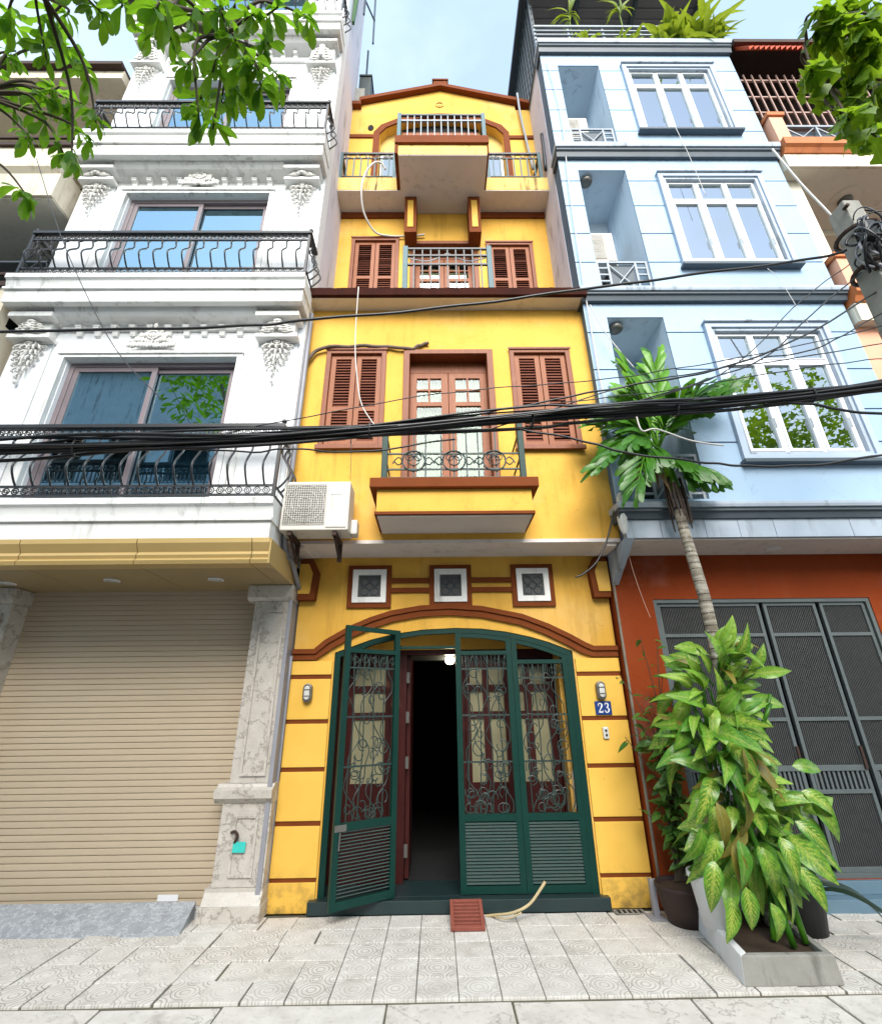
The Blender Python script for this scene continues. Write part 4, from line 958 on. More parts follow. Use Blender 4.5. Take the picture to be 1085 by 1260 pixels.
# roller shutter, granite ramp, marble pilasters
YS = 5.20
sh = part('roller_shutter', MB().box(-4.6, -1.78, YS+0.0125, YS+0.05, 0.08, 2.89), 'shutter', wh)
P = 0.0545; n = int((2.885-0.10)/P)
sl = cached('slat', lambda: MB().pyz([(0.012, 0.001), (0.005, 0.0015), (0.001, 0.006), (0.0, 0.018), (0.0, 0.044), (0.001, 0.0515), (0.012, 0.0525)], -1.27, 1.55), 'shutter')
for k in range(n): piece('slat', sl, sh, (-3.33, YS, 0.10+k*P))
boxpart('bottom_bar', sh, -4.6, -1.78, YS-0.004, YS+0.02, 0.052, 0.098, 'shutter')
boxpart('plate', sh, -2.486, -2.305, YS-0.010, YS-0.005, 0.085, 0.132, 'sign_white')
part('ramp', MB().prism([(-9, 4.71, 0.0), (-2.045, 4.725, 0.0), (-2.085, 5.06, 0.12), (-9, 5.06, 0.12)], [(-9, 4.71, -0.03), (-2.045, 4.725, -0.03), (-2.085, 5.06, -0.03), (-9, 5.06, -0.03)]), 'granite', wh)
part('threshold', MB().box(-4.7, -2.05, 5.061, 5.35, -0.02, 0.05), 'granite', wh)
YP = 4.95
def pilaster(cx, hw):
    m = MB().box(cx-hw-0.10, cx+hw+0.04, YP-0.02, 5.32, 0.0, 0.115)
    pl = part('marble_pilaster', m, 'marble', wh, 0.006)
    def bit(x0, x1, y, z0, z1, bev=0.006): boxpart('block', pl, x0, x1, y, 5.31, z0, z1, 'marble', bev)
    part('base_moulding', MB().pyz([(YP-0.018, 0.116), (YP+0.03, 0.20), (YP+0.03, 0.23), (5.31, 0.23), (5.31, 0.116)], cx-hw-0.075, cx+hw+0.03), 'marble', pl)
    bit(cx-hw-0.03, cx+hw+0.025, YP+0.035, 0.231, 0.855)
    part('waist_moulding', MB().pyz([(YP+0.03, 0.856), (YP-0.025, 0.90), (YP-0.03, 0.965), (YP+0.03, 0.985), (YP+0.04, 1.01), (5.31, 1.01), (5.31, 0.856)], cx-hw-0.10, cx+hw+0.03), 'marble', pl)
    bit(cx-hw, cx+hw, YP+0.04, 1.011, 2.70)
    part('capital', MB().pyz([(YP+0.03, 2.701), (YP-0.01, 2.735), (YP-0.015, 2.83), (YP-0.015, 2.86), (5.31, 2.86), (5.31, 2.701)], cx-hw-0.07, cx+hw+0.02), 'marble', pl)
    for z0, z1 in ((1.07, 2.60), (0.30, 0.76)):
        k = 0.085 if z0 > 1 else 0.10
        part('panel_moulding', MB().frame(cx-hw+k, cx+hw-k+0.02, z0, z1, 0.022, YP+0.022, YP+(0.039 if z0 > 1 else 0.034)), 'marble', pl, 0.004)
pilaster(-1.725, 0.195); pilaster(-4.66, 0.195)
part('side_wall', MB().box(-1.56, -1.52, 4.97, 5.149, 0, 2.86), 'grey_pipe', wh)
tg = MB().box(-1.801, -1.690, YP+0.012, YP+0.018, 0.485, 0.565); tg2 = MB().tube(smooth_path([(-1.79, YP+0.016, 0.56), (-1.765, YP+0.0, 0.61), (-1.79, YP+0.0, 0.645), (-1.83, YP+0.01, 0.635)]), 0.012, 6)
t = solo('plastic_tag', tg, 'turquoise', (-1.745, YP+0.015, 0.525), 'turquoise plastic tag hanging on the marble pilaster', 'tag', bevel=0.002)
part('hook', tg2, 'rust', t)

# ------------------------------------------------------------------ blue house
BX0, BX1, YQ = 1.92, 5.32, 4.55
bh = thing('blue_house', (3.6, 5.0, 0), 'pale blue panelled house with white windows above a grey steel gate', 'house')
W1 = (3.39, 4.945, 4.10, 6.07); W2_ = (3.36, 4.93, 7.10, 9.02); W3_ = (3.30, 4.91, 10.08, 12.0)
RX = (2.20, 2.92)
FB = [(3.585, 6.44, [5.962, 5.382, 4.80, 4.357], W1, (3.66, 6.215)), (6.625, 9.40, [8.91, 8.35, 7.765, 7.20], W2_, (6.70, 9.165)), (9.645, 12.38, [11.89, 11.31, 10.725, 10.15], W3_, (9.66, 12.06))]
for z0, z1, gr, wo_, rc_ in FB:
    hole = [(wo_[0]+0.11, wo_[1]-0.11, wo_[2]+0.11, wo_[3]-0.10), (RX[0], RX[1], rc_[0], rc_[1])]
    part('wall', MB().grid(BX0+0.01, BX1-0.01, z0, z1, YQ+0.012, YQ+0.25, hole), 'blue_joint', bh)
    edges = [z1]+gr+[z0]; g = 0.010
    for za, zb in zip(edges[1:], edges):
        a0, a1 = za+(g if za != z0 else 0), zb-(g if zb != z1 else 0)
        cuts = sorted({BX0, BX1, hole[0][0], hole[0][1], RX[0], RX[1]}); segs = []
        for xa, xb in zip(cuts, cuts[1:]):
            xm = (xa+xb)/2; b0, b1 = a0, a1
            for h in hole:
                if h[0] < xm < h[1]:
                    if h[2] <= b0 and h[3] >= b1: b0 = b1
                    elif h[2] <= b0 < h[3]: b0 = h[3]
                    elif h[2] < b1 <= h[3]: b1 = h[2]
            if b1-b0 < 0.01: segs.append(None); continue
            if segs and segs[-1] and abs(segs[-1][2]-b0) < 1e-6 and abs(segs[-1][3]-b1) < 1e-6: segs[-1][1] = xb
            else: segs.append([xa, xb, b0, b1])
        for s_ in segs:
            if s_: part('wall_panel', MB().box(s_[0], s_[1], YQ, YQ+0.0115, s_[2], s_[3]), 'blue', bh)
    # recess with its own walls
    r = MB(); x0, x1 = RX[0]+0.003, RX[1]-0.003; ya, yb = YQ+0.0118, YQ+0.85; a, b = rc_[0]+0.003, rc_[1]-0.003
    r.quad((x0, yb, a), (x1, yb, a), (x1, yb, b), (x0, yb, b)).quad((x0, ya, a), (x0, yb, a), (x0, yb, b), (x0, ya, b)).quad((x1, ya, a), (x1, ya, b), (x1, yb, b), (x1, yb, a))
    r.quad((x0, ya, b), (x0, yb, b), (x1, yb, b), (x1, ya, b)).quad((x0, ya, a), (x1, ya, a), (x1, yb, a), (x0, yb, a))
    part('recess', r, 'blue_deep', bh)
    fr = part('recess_window', MB().frame(x0+0.08, x1-0.08, a+0.25, a+1.35, 0.05, yb-0.045, yb-0.005), 'rail_dark', bh); boxpart('pane', fr, x0+0.13, x1-0.13, yb-0.03, yb-0.024, a+0.3, a+1.3, 'glass_dark'); boxpart('backing', fr, x0+0.13, x1-0.13, yb-0.012, yb-0.006, a+0.3, a+1.3, 'room')
    # low railing with a cross
    zr = z0+0.04 if z0 < 4 else z0+0.03; H = 0.60
    ra = part('recess_railing', MB().frame(x0+0.005, x1-0.005, zr, zr+H, 0.03, YQ+0.03, YQ+0.055), 'rail_grey', bh)
    xa, xb = x0+0.17, x1-0.17
    for x in (xa, xb): boxpart('rail', ra, x-0.014, x+0.014, YQ+0.032, YQ+0.053, zr+0.031, zr+H-0.031, 'rail_grey')
    for k in range(1, 5):
        z = zr+k*H/5
        for p, q in ((x0+0.036, xa-0.015), (xb+0.015, x1-0.036)): boxpart('rail', ra, p, q, YQ+0.034, YQ+0.051, z-0.012, z+0.012, 'rail_grey')
    for p, q in (((xa, zr+0.05), (xb, zr+H-0.05)), ((xa, zr+H-0.05), (xb, zr+0.05))):
        part('rail', MB().tube([(p[0], YQ+0.043, p[1]), (q[0], YQ+0.043, q[1])], 0.012, 6), 'rail_grey', ra)
    part('rail_backing', MB().box(xa+0.02, xb-0.02, YQ+0.065, YQ+0.07, zr+0.035, zr+H-0.035), 'slate', ra)
def blue_window(o, grid):
    x0, x1, z0, z1 = o
    part('window_surround', MB().frame(x0, x1, z0, z1, 0.07, YQ-0.055, YQ-0.001), 'trim_blue', bh, 0.006)
    part('window_surround', MB().frame(x0+0.071, x1-0.071, z0+0.071, z1-0.071, 0.04, YQ-0.03, YQ+0.09), 'slate_light', bh, 0.003)
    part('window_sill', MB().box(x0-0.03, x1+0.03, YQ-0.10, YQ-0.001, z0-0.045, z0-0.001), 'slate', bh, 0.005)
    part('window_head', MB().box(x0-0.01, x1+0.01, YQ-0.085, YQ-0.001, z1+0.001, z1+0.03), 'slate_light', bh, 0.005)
    a, b, c, d = x0+0.112, x1-0.112, z0+0.112, z1-0.112; tz = c+(d-c)*0.745; y = YQ+0.02
    W = (b-a)
    m1, m2 = a+W*0.34, a+W*0.66
    ops = [(p, q, zz0, zz1) for p, q in ((a+0.028, m1-0.022), (m1+0.022, m2-0.022), (m2+0.022, b-0.028)) for zz0, zz1 in ((c+0.035, tz-0.025), (tz+0.025, d-0.030))]
    fr = part('window_frame', MB().grid(a, b, c, d, y, y+0.06, ops), 'upvc', bh, 0.004)
    for o2 in ops:
        main = o2[3] < tz
        wdt = 0.034 if main else 0.016
        part('sash', MB().frame(o2[0]+0.001, o2[1]-0.001, o2[2]+0.001, o2[3]-0.001, wdt, y-0.010, y+0.045), 'upvc', fr, 0.003)
        boxpart('pane', fr, o2[0]+wdt, o2[1]-wdt, y+0.018, y+0.024, o2[2]+wdt, o2[3]-wdt, 'glass_green')
        if main: boxpart('handle', fr, o2[1]-0.032, o2[1]-0.020, y-0.035, y-0.0105, c+0.35, c+0.47, 'upvc')
    r = MB(); ya, yb = y+0.065, y+1.1; a += .003; b -= .003; c += .003; d -= .003
    r.quad((a, yb, c), (b, yb, c), (b, yb, d), (a, yb, d)).quad((a, ya, c), (a, yb, c), (a, yb, d), (a, ya, d)).quad((b, ya, c), (b, ya, d), (b, yb, d), (b, yb, c)).quad((a, ya, d), (a, yb, d), (b, yb, d), (b, ya, d)).quad((a, ya, c), (b, ya, c), (b, yb, c), (a, yb, c))
    part('room', r, 'room', fr)
    gr = MB()
    for k in range(1, 10):
        x = a+W*k/10; gr.box(x-0.006, x+0.006, y+0.10, y+0.112, c, d)
    for k in range(1, 9):
        z = c+(d-c)*k/9; gr.box(a, b, y+0.1125, y+0.124, z-0.006, z+0.006)
    part('burglar_bars', gr, 'rail_grey', fr, stuff=True)
    cu = MB(); n = 30
    for c0, c1 in ((a+0.02, a+W*0.26), (b-W*0.30, b-0.02)):
        P = [(c0+(c1-c0)*i/n, y+0.30+0.03*math.sin(i*1.3)) for i in range(n+1)]
        for (xa, ya2), (xb, yb2) in zip(P, P[1:]): cu.quad((xa, ya2, c), (xb, yb2, c), (xb, yb2, d), (xa, ya2, d))
    part('curtain', cu, 'curtain', fr, smooth=True)
for o in (W1, W2_, W3_): blue_window(o, True)
# string courses
for z0, z1 in ((3.415, 3.58), (6.442, 6.622), (9.402, 9.642), (12.382, 12.66)):
    h = z1-z0
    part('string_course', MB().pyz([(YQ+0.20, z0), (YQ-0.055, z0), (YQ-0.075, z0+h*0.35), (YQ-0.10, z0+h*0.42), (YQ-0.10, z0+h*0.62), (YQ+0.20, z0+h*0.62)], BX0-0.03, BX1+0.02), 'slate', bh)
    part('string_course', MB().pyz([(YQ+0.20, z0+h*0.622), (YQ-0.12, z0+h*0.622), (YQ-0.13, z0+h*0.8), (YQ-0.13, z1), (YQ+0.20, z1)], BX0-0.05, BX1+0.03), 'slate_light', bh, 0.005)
part('side_wall', MB().box(BX0+0.001, BX0+0.24, YQ+0.251, 9, 3.2, 12.66), 'side_wall_pale', bh)
part('side_wall', MB().box(BX1-0.25, BX1-0.002, YQ+0.251, 9, 3.2, 12.66), 'side_wall_pale', bh)
part('roof_slab', MB().box(BX0, BX1, YQ+0.21, 9, 12.50, 12.659), 'concrete', bh)
sxs = [1.95, 2.32, 2.78, 3.13, 3.50, 4.30, 4.72, 5.33]
for a, b in zip(sxs, sxs[1:]): boxpart('fascia_panel', bh, a+0.0025, b-0.0025, YQ-0.03, YQ+0.05, 3.215, 3.413, 'slate_light')
part('fascia_core', MB().box(1.955, 5.32, YQ+0.051, 5.3, 3.23, 3.42), 'blue_joint', bh)
part('soffit', MB().box(1.95, 5.33, YQ+0.0, 5.3, 3.198, 3.212), 'white_soffit', bh)
part('corner_bracket', MB().prism([(1.925, YQ-0.03, 3.214), (2.03, YQ-0.03, 3.214), (2.10, 5.06, 3.197), (1.925, 5.06, 3.197)], [(1.925, YQ+0.12, 3.08), (1.955, YQ+0.12, 3.08), (2.00, 5.06, 2.86), (1.925, 5.06, 2.86)]), 'slate_light', bh)
part('broken_render', MB().ball((1.935, YQ-0.03, 3.42), 0.05, 0.05, 0.17, 9, 8).ball((1.95, YQ-0.05, 3.62), 0.045, 0.04, 0.10, 9, 8), 'white_trim', bh)
piece('downlight', dl, bh, (3.66, 4.85, 3.196))
YR = 5.07
part('ground_wall', MB().grid(1.925, 5.45, 0, 3.197, YR, YR+0.3, [(2.35, 4.72, 0.20, 2.70)]), 'red_wall', bh)
gx = [2.35, 2.935, 3.537, 4.158, 4.72]
part('gate_surround', MB().frame(2.345, 4.725, 0.195, 2.705, 0.045, YR+0.01, YR+0.10), 'steel_frame', bh)
for a, b in zip(gx, gx[1:]):
    a += 0.022 if a > 2.4 else 0.045; b -= 0.022 if b < 4.7 else 0.045
    ops = [(a+0.035, b-0.035, z0, z1) for z0, z1 in ((0.275, 0.845), (0.88, 1.035), (1.085, 1.475), (1.51, 2.30), (2.335, 2.625))]
    gl2 = part('gate_leaf', MB().grid(a, b, 0.21, 2.66, YR+0.035, YR+0.075, ops), 'steel_frame', bh, 0.003)
    for o2 in ops:
        if o2[2] == 0.88:
            boxpart('vent_plate', gl2, o2[0]-.005, o2[1]+.005, YR+0.060, YR+0.064, o2[2], o2[3], 'dark')
            for k in range(11):
                x = o2[0]+(k+0.5)*(o2[1]-o2[0])/11; boxpart('vent_bar', gl2, x-0.011, x+0.011, YR+0.045, YR+0.058, o2[2]-.003, o2[3]+.003, 'steel_frame')
            continue
        cs = MB(); n = 26; rg = random.Random(int(o2[0]*100+o2[2]*10)); st = (o2[1]-o2[0]+0.01)/n
        P = []
        for k in range(n+1): P += [(o2[0]-0.005+k*st, YR+0.066), (o2[0]-0.005+k*st+st*0.35, YR+0.066), (o2[0]-0.005+k*st+st*0.5, YR+0.050), (o2[0]-0.005+k*st+st*0.85, YR+0.050)]
        P = [p for p in P if p[0] <= o2[1]+0.006]
        for (xa, ya), (xb, yb) in zip(P, P[1:]): cs.quad((xa, ya, o2[2]-.004), (xb, yb, o2[2]-.004), (xb, yb, o2[3]+.004), (xa, ya, o2[3]+.004))
        part('steel_sheet', cs, 'steel_sheet', gl2)
    boxpart('bolt', gl2, b-0.03, b-0.005, YR+0.015, YR+0.034, 1.05, 1.25, 'rust')
part('gate_backing', MB().box(2.3, 4.75, YR+0.11, YR+0.12, 0.19, 2.72), 'dark', bh)
part('step', MB().box(2.2, 5.45, YR-0.14, YR+0.10, -0.02, 0.095).box(2.2, 5.45, YR-0.035, YR+0.09, 0.0955, 0.194), 'blue_step', bh, 0.004)
# roof terrace: bar railing, side screen, metal canopy
rr = part('roof_railing', MB().box(1.90, 5.22, YQ+0.02, YQ+0.05, 13.44, 13.49), 'rail_grey', bh)
for z in (12.78, 12.90, 13.03, 13.17, 13.31): boxpart('rail', rr, 1.90, 5.22, YQ+0.022, YQ+0.046, z-0.014, z+0.014, 'rail_grey')
for x in (1.915, 2.55, 3.20, 3.90, 4.55, 5.20): boxpart('post', rr, x-0.016, x+0.016, YQ+0.047, YQ+0.08, 12.661, 13.44, 'rail_grey')
ss = part('side_screen', MB().box(1.90, 1.94, YQ+0.10, 8.0, 12.661, 12.70), 'rail_dark', bh)
for k in range(22):
    y = YQ+0.12+k*0.15; boxpart('screen_bar', ss, 1.905, 1.930, y, y+0.03, 12.70, 14.86, 'rail_dark')
for k in range(9): boxpart('screen_rail', ss, 1.931, 1.945, YQ+0.10, 7.9, 12.85+k*0.22, 12.875+k*0.22, 'bark')
RTZ = 14.90
rf = part('roof_canopy', MB().box(1.86, 5.52, 4.15, 8.5, RTZ+0.03, RTZ+0.05), 'roof_metal', bh)
for k in range(26):
    y = 4.2+k*0.165; boxpart('roof_rib', rf, 1.87, 5.51, y, y+0.035, RTZ+0.005, RTZ+0.029, 'roof_metal')
for x in (1.90, 2.95, 4.15, 5.45): boxpart('roof_beam', rf, x-0.035, x+0.035, 4.2, 8.4, RTZ-0.09, RTZ+0.004, 'rail_dark')
boxpart('gutter', rf, 1.76, 1.86, 4.15, 8.5, RTZ-0.06, RTZ+0.06, 'rail_dark')
for x in (1.96, 5.4):
    for y in (4.75, 7.8): boxpart('roof_post', rf, x-0.03, x+0.03, y-0.03, y+0.03, 12.66, RTZ-0.09, 'rail_dark')

# ------------------------------------------------------------------ orange house at the right
oh = thing('orange_house', (7.2, 5.2, 0), 'peach and orange house with a barred balcony under a corrugated red awning', 'house')
OX0, OX1 = 5.36, 9.5
part('wall', MB().grid(OX0, OX1, 0, 13.2, 5.9, 6.1, [(5.9, 9.2, 6.8, 8.75), (5.9, 9.2, 3.8, 5.9), (5.9, 9.2, 0.2, 2.6), (5.7, 9.2, 9.7, 12.2)]), 'cream', oh)
part('backing', MB().box(OX0, OX1, 6.6, 6.62, 0, 13), 'dark', oh)
for zb, zc, nm in ((9.405, 9.66, 0), (6.36, 6.60, 0), (3.2, 3.45, 0)):
    part('balcony_coping', MB().pyz([(4.44, zb), (4.40, zb+0.07), (4.36, zb+0.10), (4.36, zc), (5.9, zc), (5.9, zb)], OX0, OX1), 'orange', oh, 0.0)
    ox = [OX0, 6.05, 6.85, 7.7, 8.6, OX1]
    for a, b in zip(ox, ox[1:]): boxpart('fascia_panel', oh, a+0.003, b-0.003, 4.46, 4.50, zb-0.29, zb-0.002, 'cream')
    part('soffit', MB().box(OX0, OX1, 4.50, 5.9, zb-0.27, zb-0.003), 'cream_soffit', oh)
    part('soffit_moulding', MB().box(OX0, OX1, 5.5, 5.9, zb-0.40, zb-0.271), 'cream_soffit', oh)
part('ceiling_rose', MB().lathe([(0.22, 0.0), (0.22, -0.012), (0.10, -0.02)], (6.62, 4.98, 9.134), 24), 'cream_soffit', oh, smooth=False)
part('ceiling_light', MB().lathe([(0.10, 0.0), (0.10, -0.04), (0.06, -0.06), (0.02, -0.065)], (6.62, 4.98, 9.112), 20), 'lamp_grey', oh, smooth=True)
for z0, z1 in ((9.661, 10.35), (6.601, 7.15), (3.451, 4.0)):
    part('balcony_pier', MB().box(OX0+0.03, OX0+0.25, 4.45, 4.72, z0, z1-0.001), 'peach', oh, 0.006)
    part('pier_cap', MB().box(OX0+0.0, OX0+0.28, 4.42, 4.75, z1, z1+0.09), 'orange', oh, 0.01)
    r = part('balcony_railing', MB().box(OX0+0.251, OX1, 4.52, 4.55, z0+0.56, z0+0.60).box(OX0+0.251, OX1, 4.52, 4.55, z0+0.03, z0+0.06), 'rail_grey', oh)
    x = OX0+0.27
    while x < OX1-0.5:
        boxpart('post', r, x, x+0.025, 4.522, 4.548, z0+0.061, z0+0.559, 'rail_grey')
        for p, q in ((z0+0.08, z0+0.54), (z0+0.54, z0+0.08)): part('rail', MB().tube([(x+0.03, 4.535, p), (x+0.50, 4.535, q)], 0.012, 5), 'rail_grey', r)
        x += 0.53
    boxpart('rail_backing', r, OX0+0.26, OX1, 4.60, 4.61, z0+0.03, z0+0.56, 'slate')
aw = MB(); n = 90; P = [(OX0+0.04+(OX1-OX0)*k/n, 0.028*(1 if k % 2 else -1)) for k in range(n+1)]
for (xa, da), (xb, db) in zip(P, P[1:]): aw.quad((xa, 4.28+da, 12.02), (xb, 4.28+db, 12.02), (xb, 4.50+db, 12.50), (xa, 4.50+da, 12.50))
part('awning', aw, 'awning', oh)
part('awning_edge', MB().box(OX0, OX1, 4.40, 4.60, 12.505, 12.60), 'rust', oh)
bars = part('window_bars', MB().box(OX0+0.05, OX1, 4.62, 4.65, 11.75, 11.79).box(OX0+0.05, OX1, 4.62, 4.65, 11.25, 11.28).box(OX0+0.05, OX1, 4.62, 4.65, 10.80, 10.83).box(OX0+0.26, OX1, 4.62, 4.65, 10.36, 10.40), 'rusty_bar', oh)
x = OX0+0.12
while x < OX1: boxpart('bar', bars, x-0.010, x+0.010, 4.60, 4.619, 10.36, 11.90, 'rusty_bar'); x += 0.145
part('balcony_back', MB().box(OX0, OX1, 5.2, 5.22, 9.67, 12.4), 'rust', oh)
part('side_pier', MB().box(OX0+0.02, OX0+0.32, 4.70, 5.0, 6.0, 9.13), 'cream_soffit', oh)
part('side_pilaster', MB().box(OX0+0.01, OX0+0.30, 4.60, 4.699, 3.45, 6.1), 'peach', oh)
part('roof_slab', MB().box(OX0, OX1, 4.61, 7, 12.61, 12.75), 'rust', oh)

# ------------------------------------------------------------------ cream house at the far left
ch = thing('cream_house', (-7.4, 5.2, 0), 'weathered cream house partly hidden behind the white house and the tree leaves', 'house')
CX0, CX1 = -9.8, -5.13
part('wall', MB().grid(CX0, CX1, 0, 13.0, 5.6, 5.85, [(-9.2, -5.5, 9.3, 11.2), (-9.2, -5.45, 6.1, 7.75), (-9, -5.5, 3.2, 5.2)]), 'cream', ch)
part('backing', MB().box(CX0, CX1, 6.2, 6.22, 0, 12.5), 'dark', ch)
for zb in (8.05, 5.3):
    part('balcony_slab', MB().box(CX0, CX1, 4.20, 5.599, zb, zb+0.45), 'cream', ch)
    part('balcony_coping', MB().pyz([(4.20, zb+0.451), (4.14, zb+0.52), (4.14, zb+0.60), (5.599, zb+0.60), (5.599, zb+0.451)], CX0, CX1), 'cream', ch)
    part('soffit', MB().box(CX0, CX1-0.01, 4.24, 5.598, zb-0.02, zb-0.001), 'cream_soffit', ch)
    part('balcony_wall', MB().box(CX0, CX1, 4.24, 4.36, zb+0.601, zb+1.10), 'cream', ch)
    boxpart('handrail', ch, CX0, CX1, 4.20, 4.40, zb+1.101, zb+1.17, 'rust')
    boxpart('handrail', ch, CX0, CX1, 4.22, 4.25, zb+1.30, zb+1.34, 'rust')
part('eaves', MB().box(CX0, CX1, 4.4, 6.5, 11.3, 11.5), 'cream', ch)
part('eaves', MB().box(CX0, CX1, 4.3, 6.5, 11.501, 11.58), 'rust', ch)
for x0, x1 in ((-9.2, -7.4), (-7.35, -5.45)):
    fr = part('window_frame', MB().frame(x0, x1, 6.1, 7.75, 0.08, 5.62, 5.70), 'rail_dark', ch); boxpart('pane', fr, x0+0.08, x1-0.08, 5.65, 5.656, 6.18, 7.67, 'glass_dark')
part('sunblind', MB().prism([(CX0, 4.7, 7.40), (-5.15, 4.7, 7.40), (-5.15, 5.58, 7.70), (CX0, 5.58, 7.70)], [(CX0, 4.7, 7.43), (-5.15, 4.7, 7.43), (-5.15, 5.58, 7.73), (CX0, 5.58, 7.73)]), 'slate', ch)

# ------------------------------------------------------------------ houses and trees across the street, mirrored in the windows
for X0, X1, Hh, m1, m2, lb in ((-19.0, -6.2, 15.5, 'slate_light', 'slate', 'tall blue-grey house across the street behind the viewer'), (-6.1, 1.4, 8.0, 'white_wall', 'rail_dark', 'white house with a roof pergola across the street'), (1.5, 8.5, 7.0, 'slate_light', 'slate', 'grey house across the street')):
    t = thing('opposite_house', ((X0+X1)/2, -8.0, -0.1), lb, 'house'); ops = []
    for f in range(int(Hh/3.2)):
        n = max(3, round((X1-X0)/2.4))
        for k in range(n): w_ = (X1-X0)/n; ops.append((X0+k*w_+0.45, X0+(k+1)*w_-0.45, 0.6+f*3.2, 2.6+f*3.2))
    part('wall', MB().grid(X0, X1, -0.1, Hh, -7.7, -8.0, ops), m1, t)
    part('backing', MB().box(X0+.01, X1-.01, -8.8, -8.75, -0.1, Hh-.01), 'room', t)
    for o in ops:
        fr = part('window_frame', MB().frame(*o, 0.09, -7.80, -7.72), m2, t)
    part('eaves', MB().box(X0, X1, -8.6, -7.2, Hh, Hh+0.25), m2, t)
    for f in range(1, int(Hh/3.2)): part('balcony_slab', MB().box(X0+.3, X1-.3, -7.69, -6.9, f*3.2-0.1, f*3.2+0.1), m1, t); part('balcony_railing', MB().box(X0+.3, X1-.3, -6.95, -6.91, f*3.2+0.95, f*3.2+1.0).grid(X0+.3, X1-.3, f*3.2+.11, f*3.2+.94, -6.94, -6.92, [(X0+.35+k*.16, X0+.45+k*.16, f*3.2+.15, f*3.2+.9) for k in range(int((X1-X0-.7)/.16))]), 'rail_dark', t)

# wires and leaf clusters: measured places in metres
WIRES = [["black twisted service cable running from the white house to the cable knot on the pole", [[-3.944, 3.0, 4.498], [-2.898, 3.0, 4.519], [-1.575, 3.0, 4.558], [-1.046, 3.0, 4.626], [0.04, 3.0, 4.749], [1.167, 3.0, 4.942], [2.271, 3.0, 5.134], [3.423, 3.0, 5.334], [3.755, 3.0, 5.437]], 0.013, "k"], ["thin black wire sagging just above the main cable bundle", [[-3.496, 3.0, 3.347], [-1.999, 3.0, 3.439], [-1.071, 3.0, 3.638], [-0.094, 3.0, 3.848], [0.667, 3.0, 3.936], [1.313, 3.0, 3.996], [1.981, 3.0, 4.112], [2.819, 3.0, 4.29], [3.864, 3.0, 4.564]], 0.0045, "k"], ["thicker black wire above the bundle crossing the right shutter", [[-0.697, 3.0, 3.529], [0.029, 3.0, 3.625], [0.652, 3.0, 3.746], [1.167, 3.0, 3.864], [1.694, 3.0, 3.97], [2.237, 3.0, 4.087], [3.026, 3.0, 4.417], [4.058, 3.0, 5.06]], 0.008, "k"], ["thin wire climbing past the blue window to the knot", [[1.022, 3.0, 3.707], [1.665, 3.0, 3.815], [2.373, 3.0, 4.11], [3.152, 3.0, 4.822], [3.731, 3.0, 5.261]], 0.0045, "k"], ["second thin wire climbing past the blue window to the knot", [[1.137, 3.0, 3.632], [2.079, 3.0, 3.968], [2.662, 3.0, 4.207], [3.213, 3.0, 4.683], [3.804, 3.0, 5.16]], 0.006, "k"], ["thin wire crossing the palm leaves towards the pole", [[0.968, 3.0, 3.782], [1.675, 3.0, 3.869], [2.547, 3.0, 4.029], [3.238, 3.0, 4.147], [3.723, 3.0, 4.202]], 0.0045, "k"], ["wire crossing the upper blue window frame", [[0.393, 3.0, 3.529], [1.428, 3.0, 3.909], [2.17, 3.0, 4.079], [3.067, 3.0, 4.23], [3.863, 3.0, 4.388]], 0.005, "k"], ["wire with a loose end by the orange house", [[2.662, 3.0, 4.207], [3.086, 3.0, 4.289], [3.497, 3.0, 4.503], [4.035, 3.0, 4.82]], 0.006, "k"], ["low black wire drooping under the palm leaves", [[0.637, 3.0, 3.542], [1.111, 3.0, 3.433], [1.397, 3.0, 3.334], [1.918, 3.0, 3.256], [2.236, 3.0, 3.22], [2.743, 3.0, 3.223], [3.441, 3.0, 3.327]], 0.009, "k"], ["black branch cable splitting below the bundle on the right", [[2.536, 3.0, 3.758], [2.854, 3.0, 3.763], [3.146, 3.0, 3.694], [3.566, 3.0, 3.64]], 0.012, "k"], ["thin dark wire hanging under the bundle in front of the white balcony", [[-2.113, 3.0, 3.419], [-1.394, 3.0, 3.36], [-1.043, 3.0, 3.385], [-0.566, 3.0, 3.354], [0.148, 3.0, 3.46]], 0.007, "k"]]
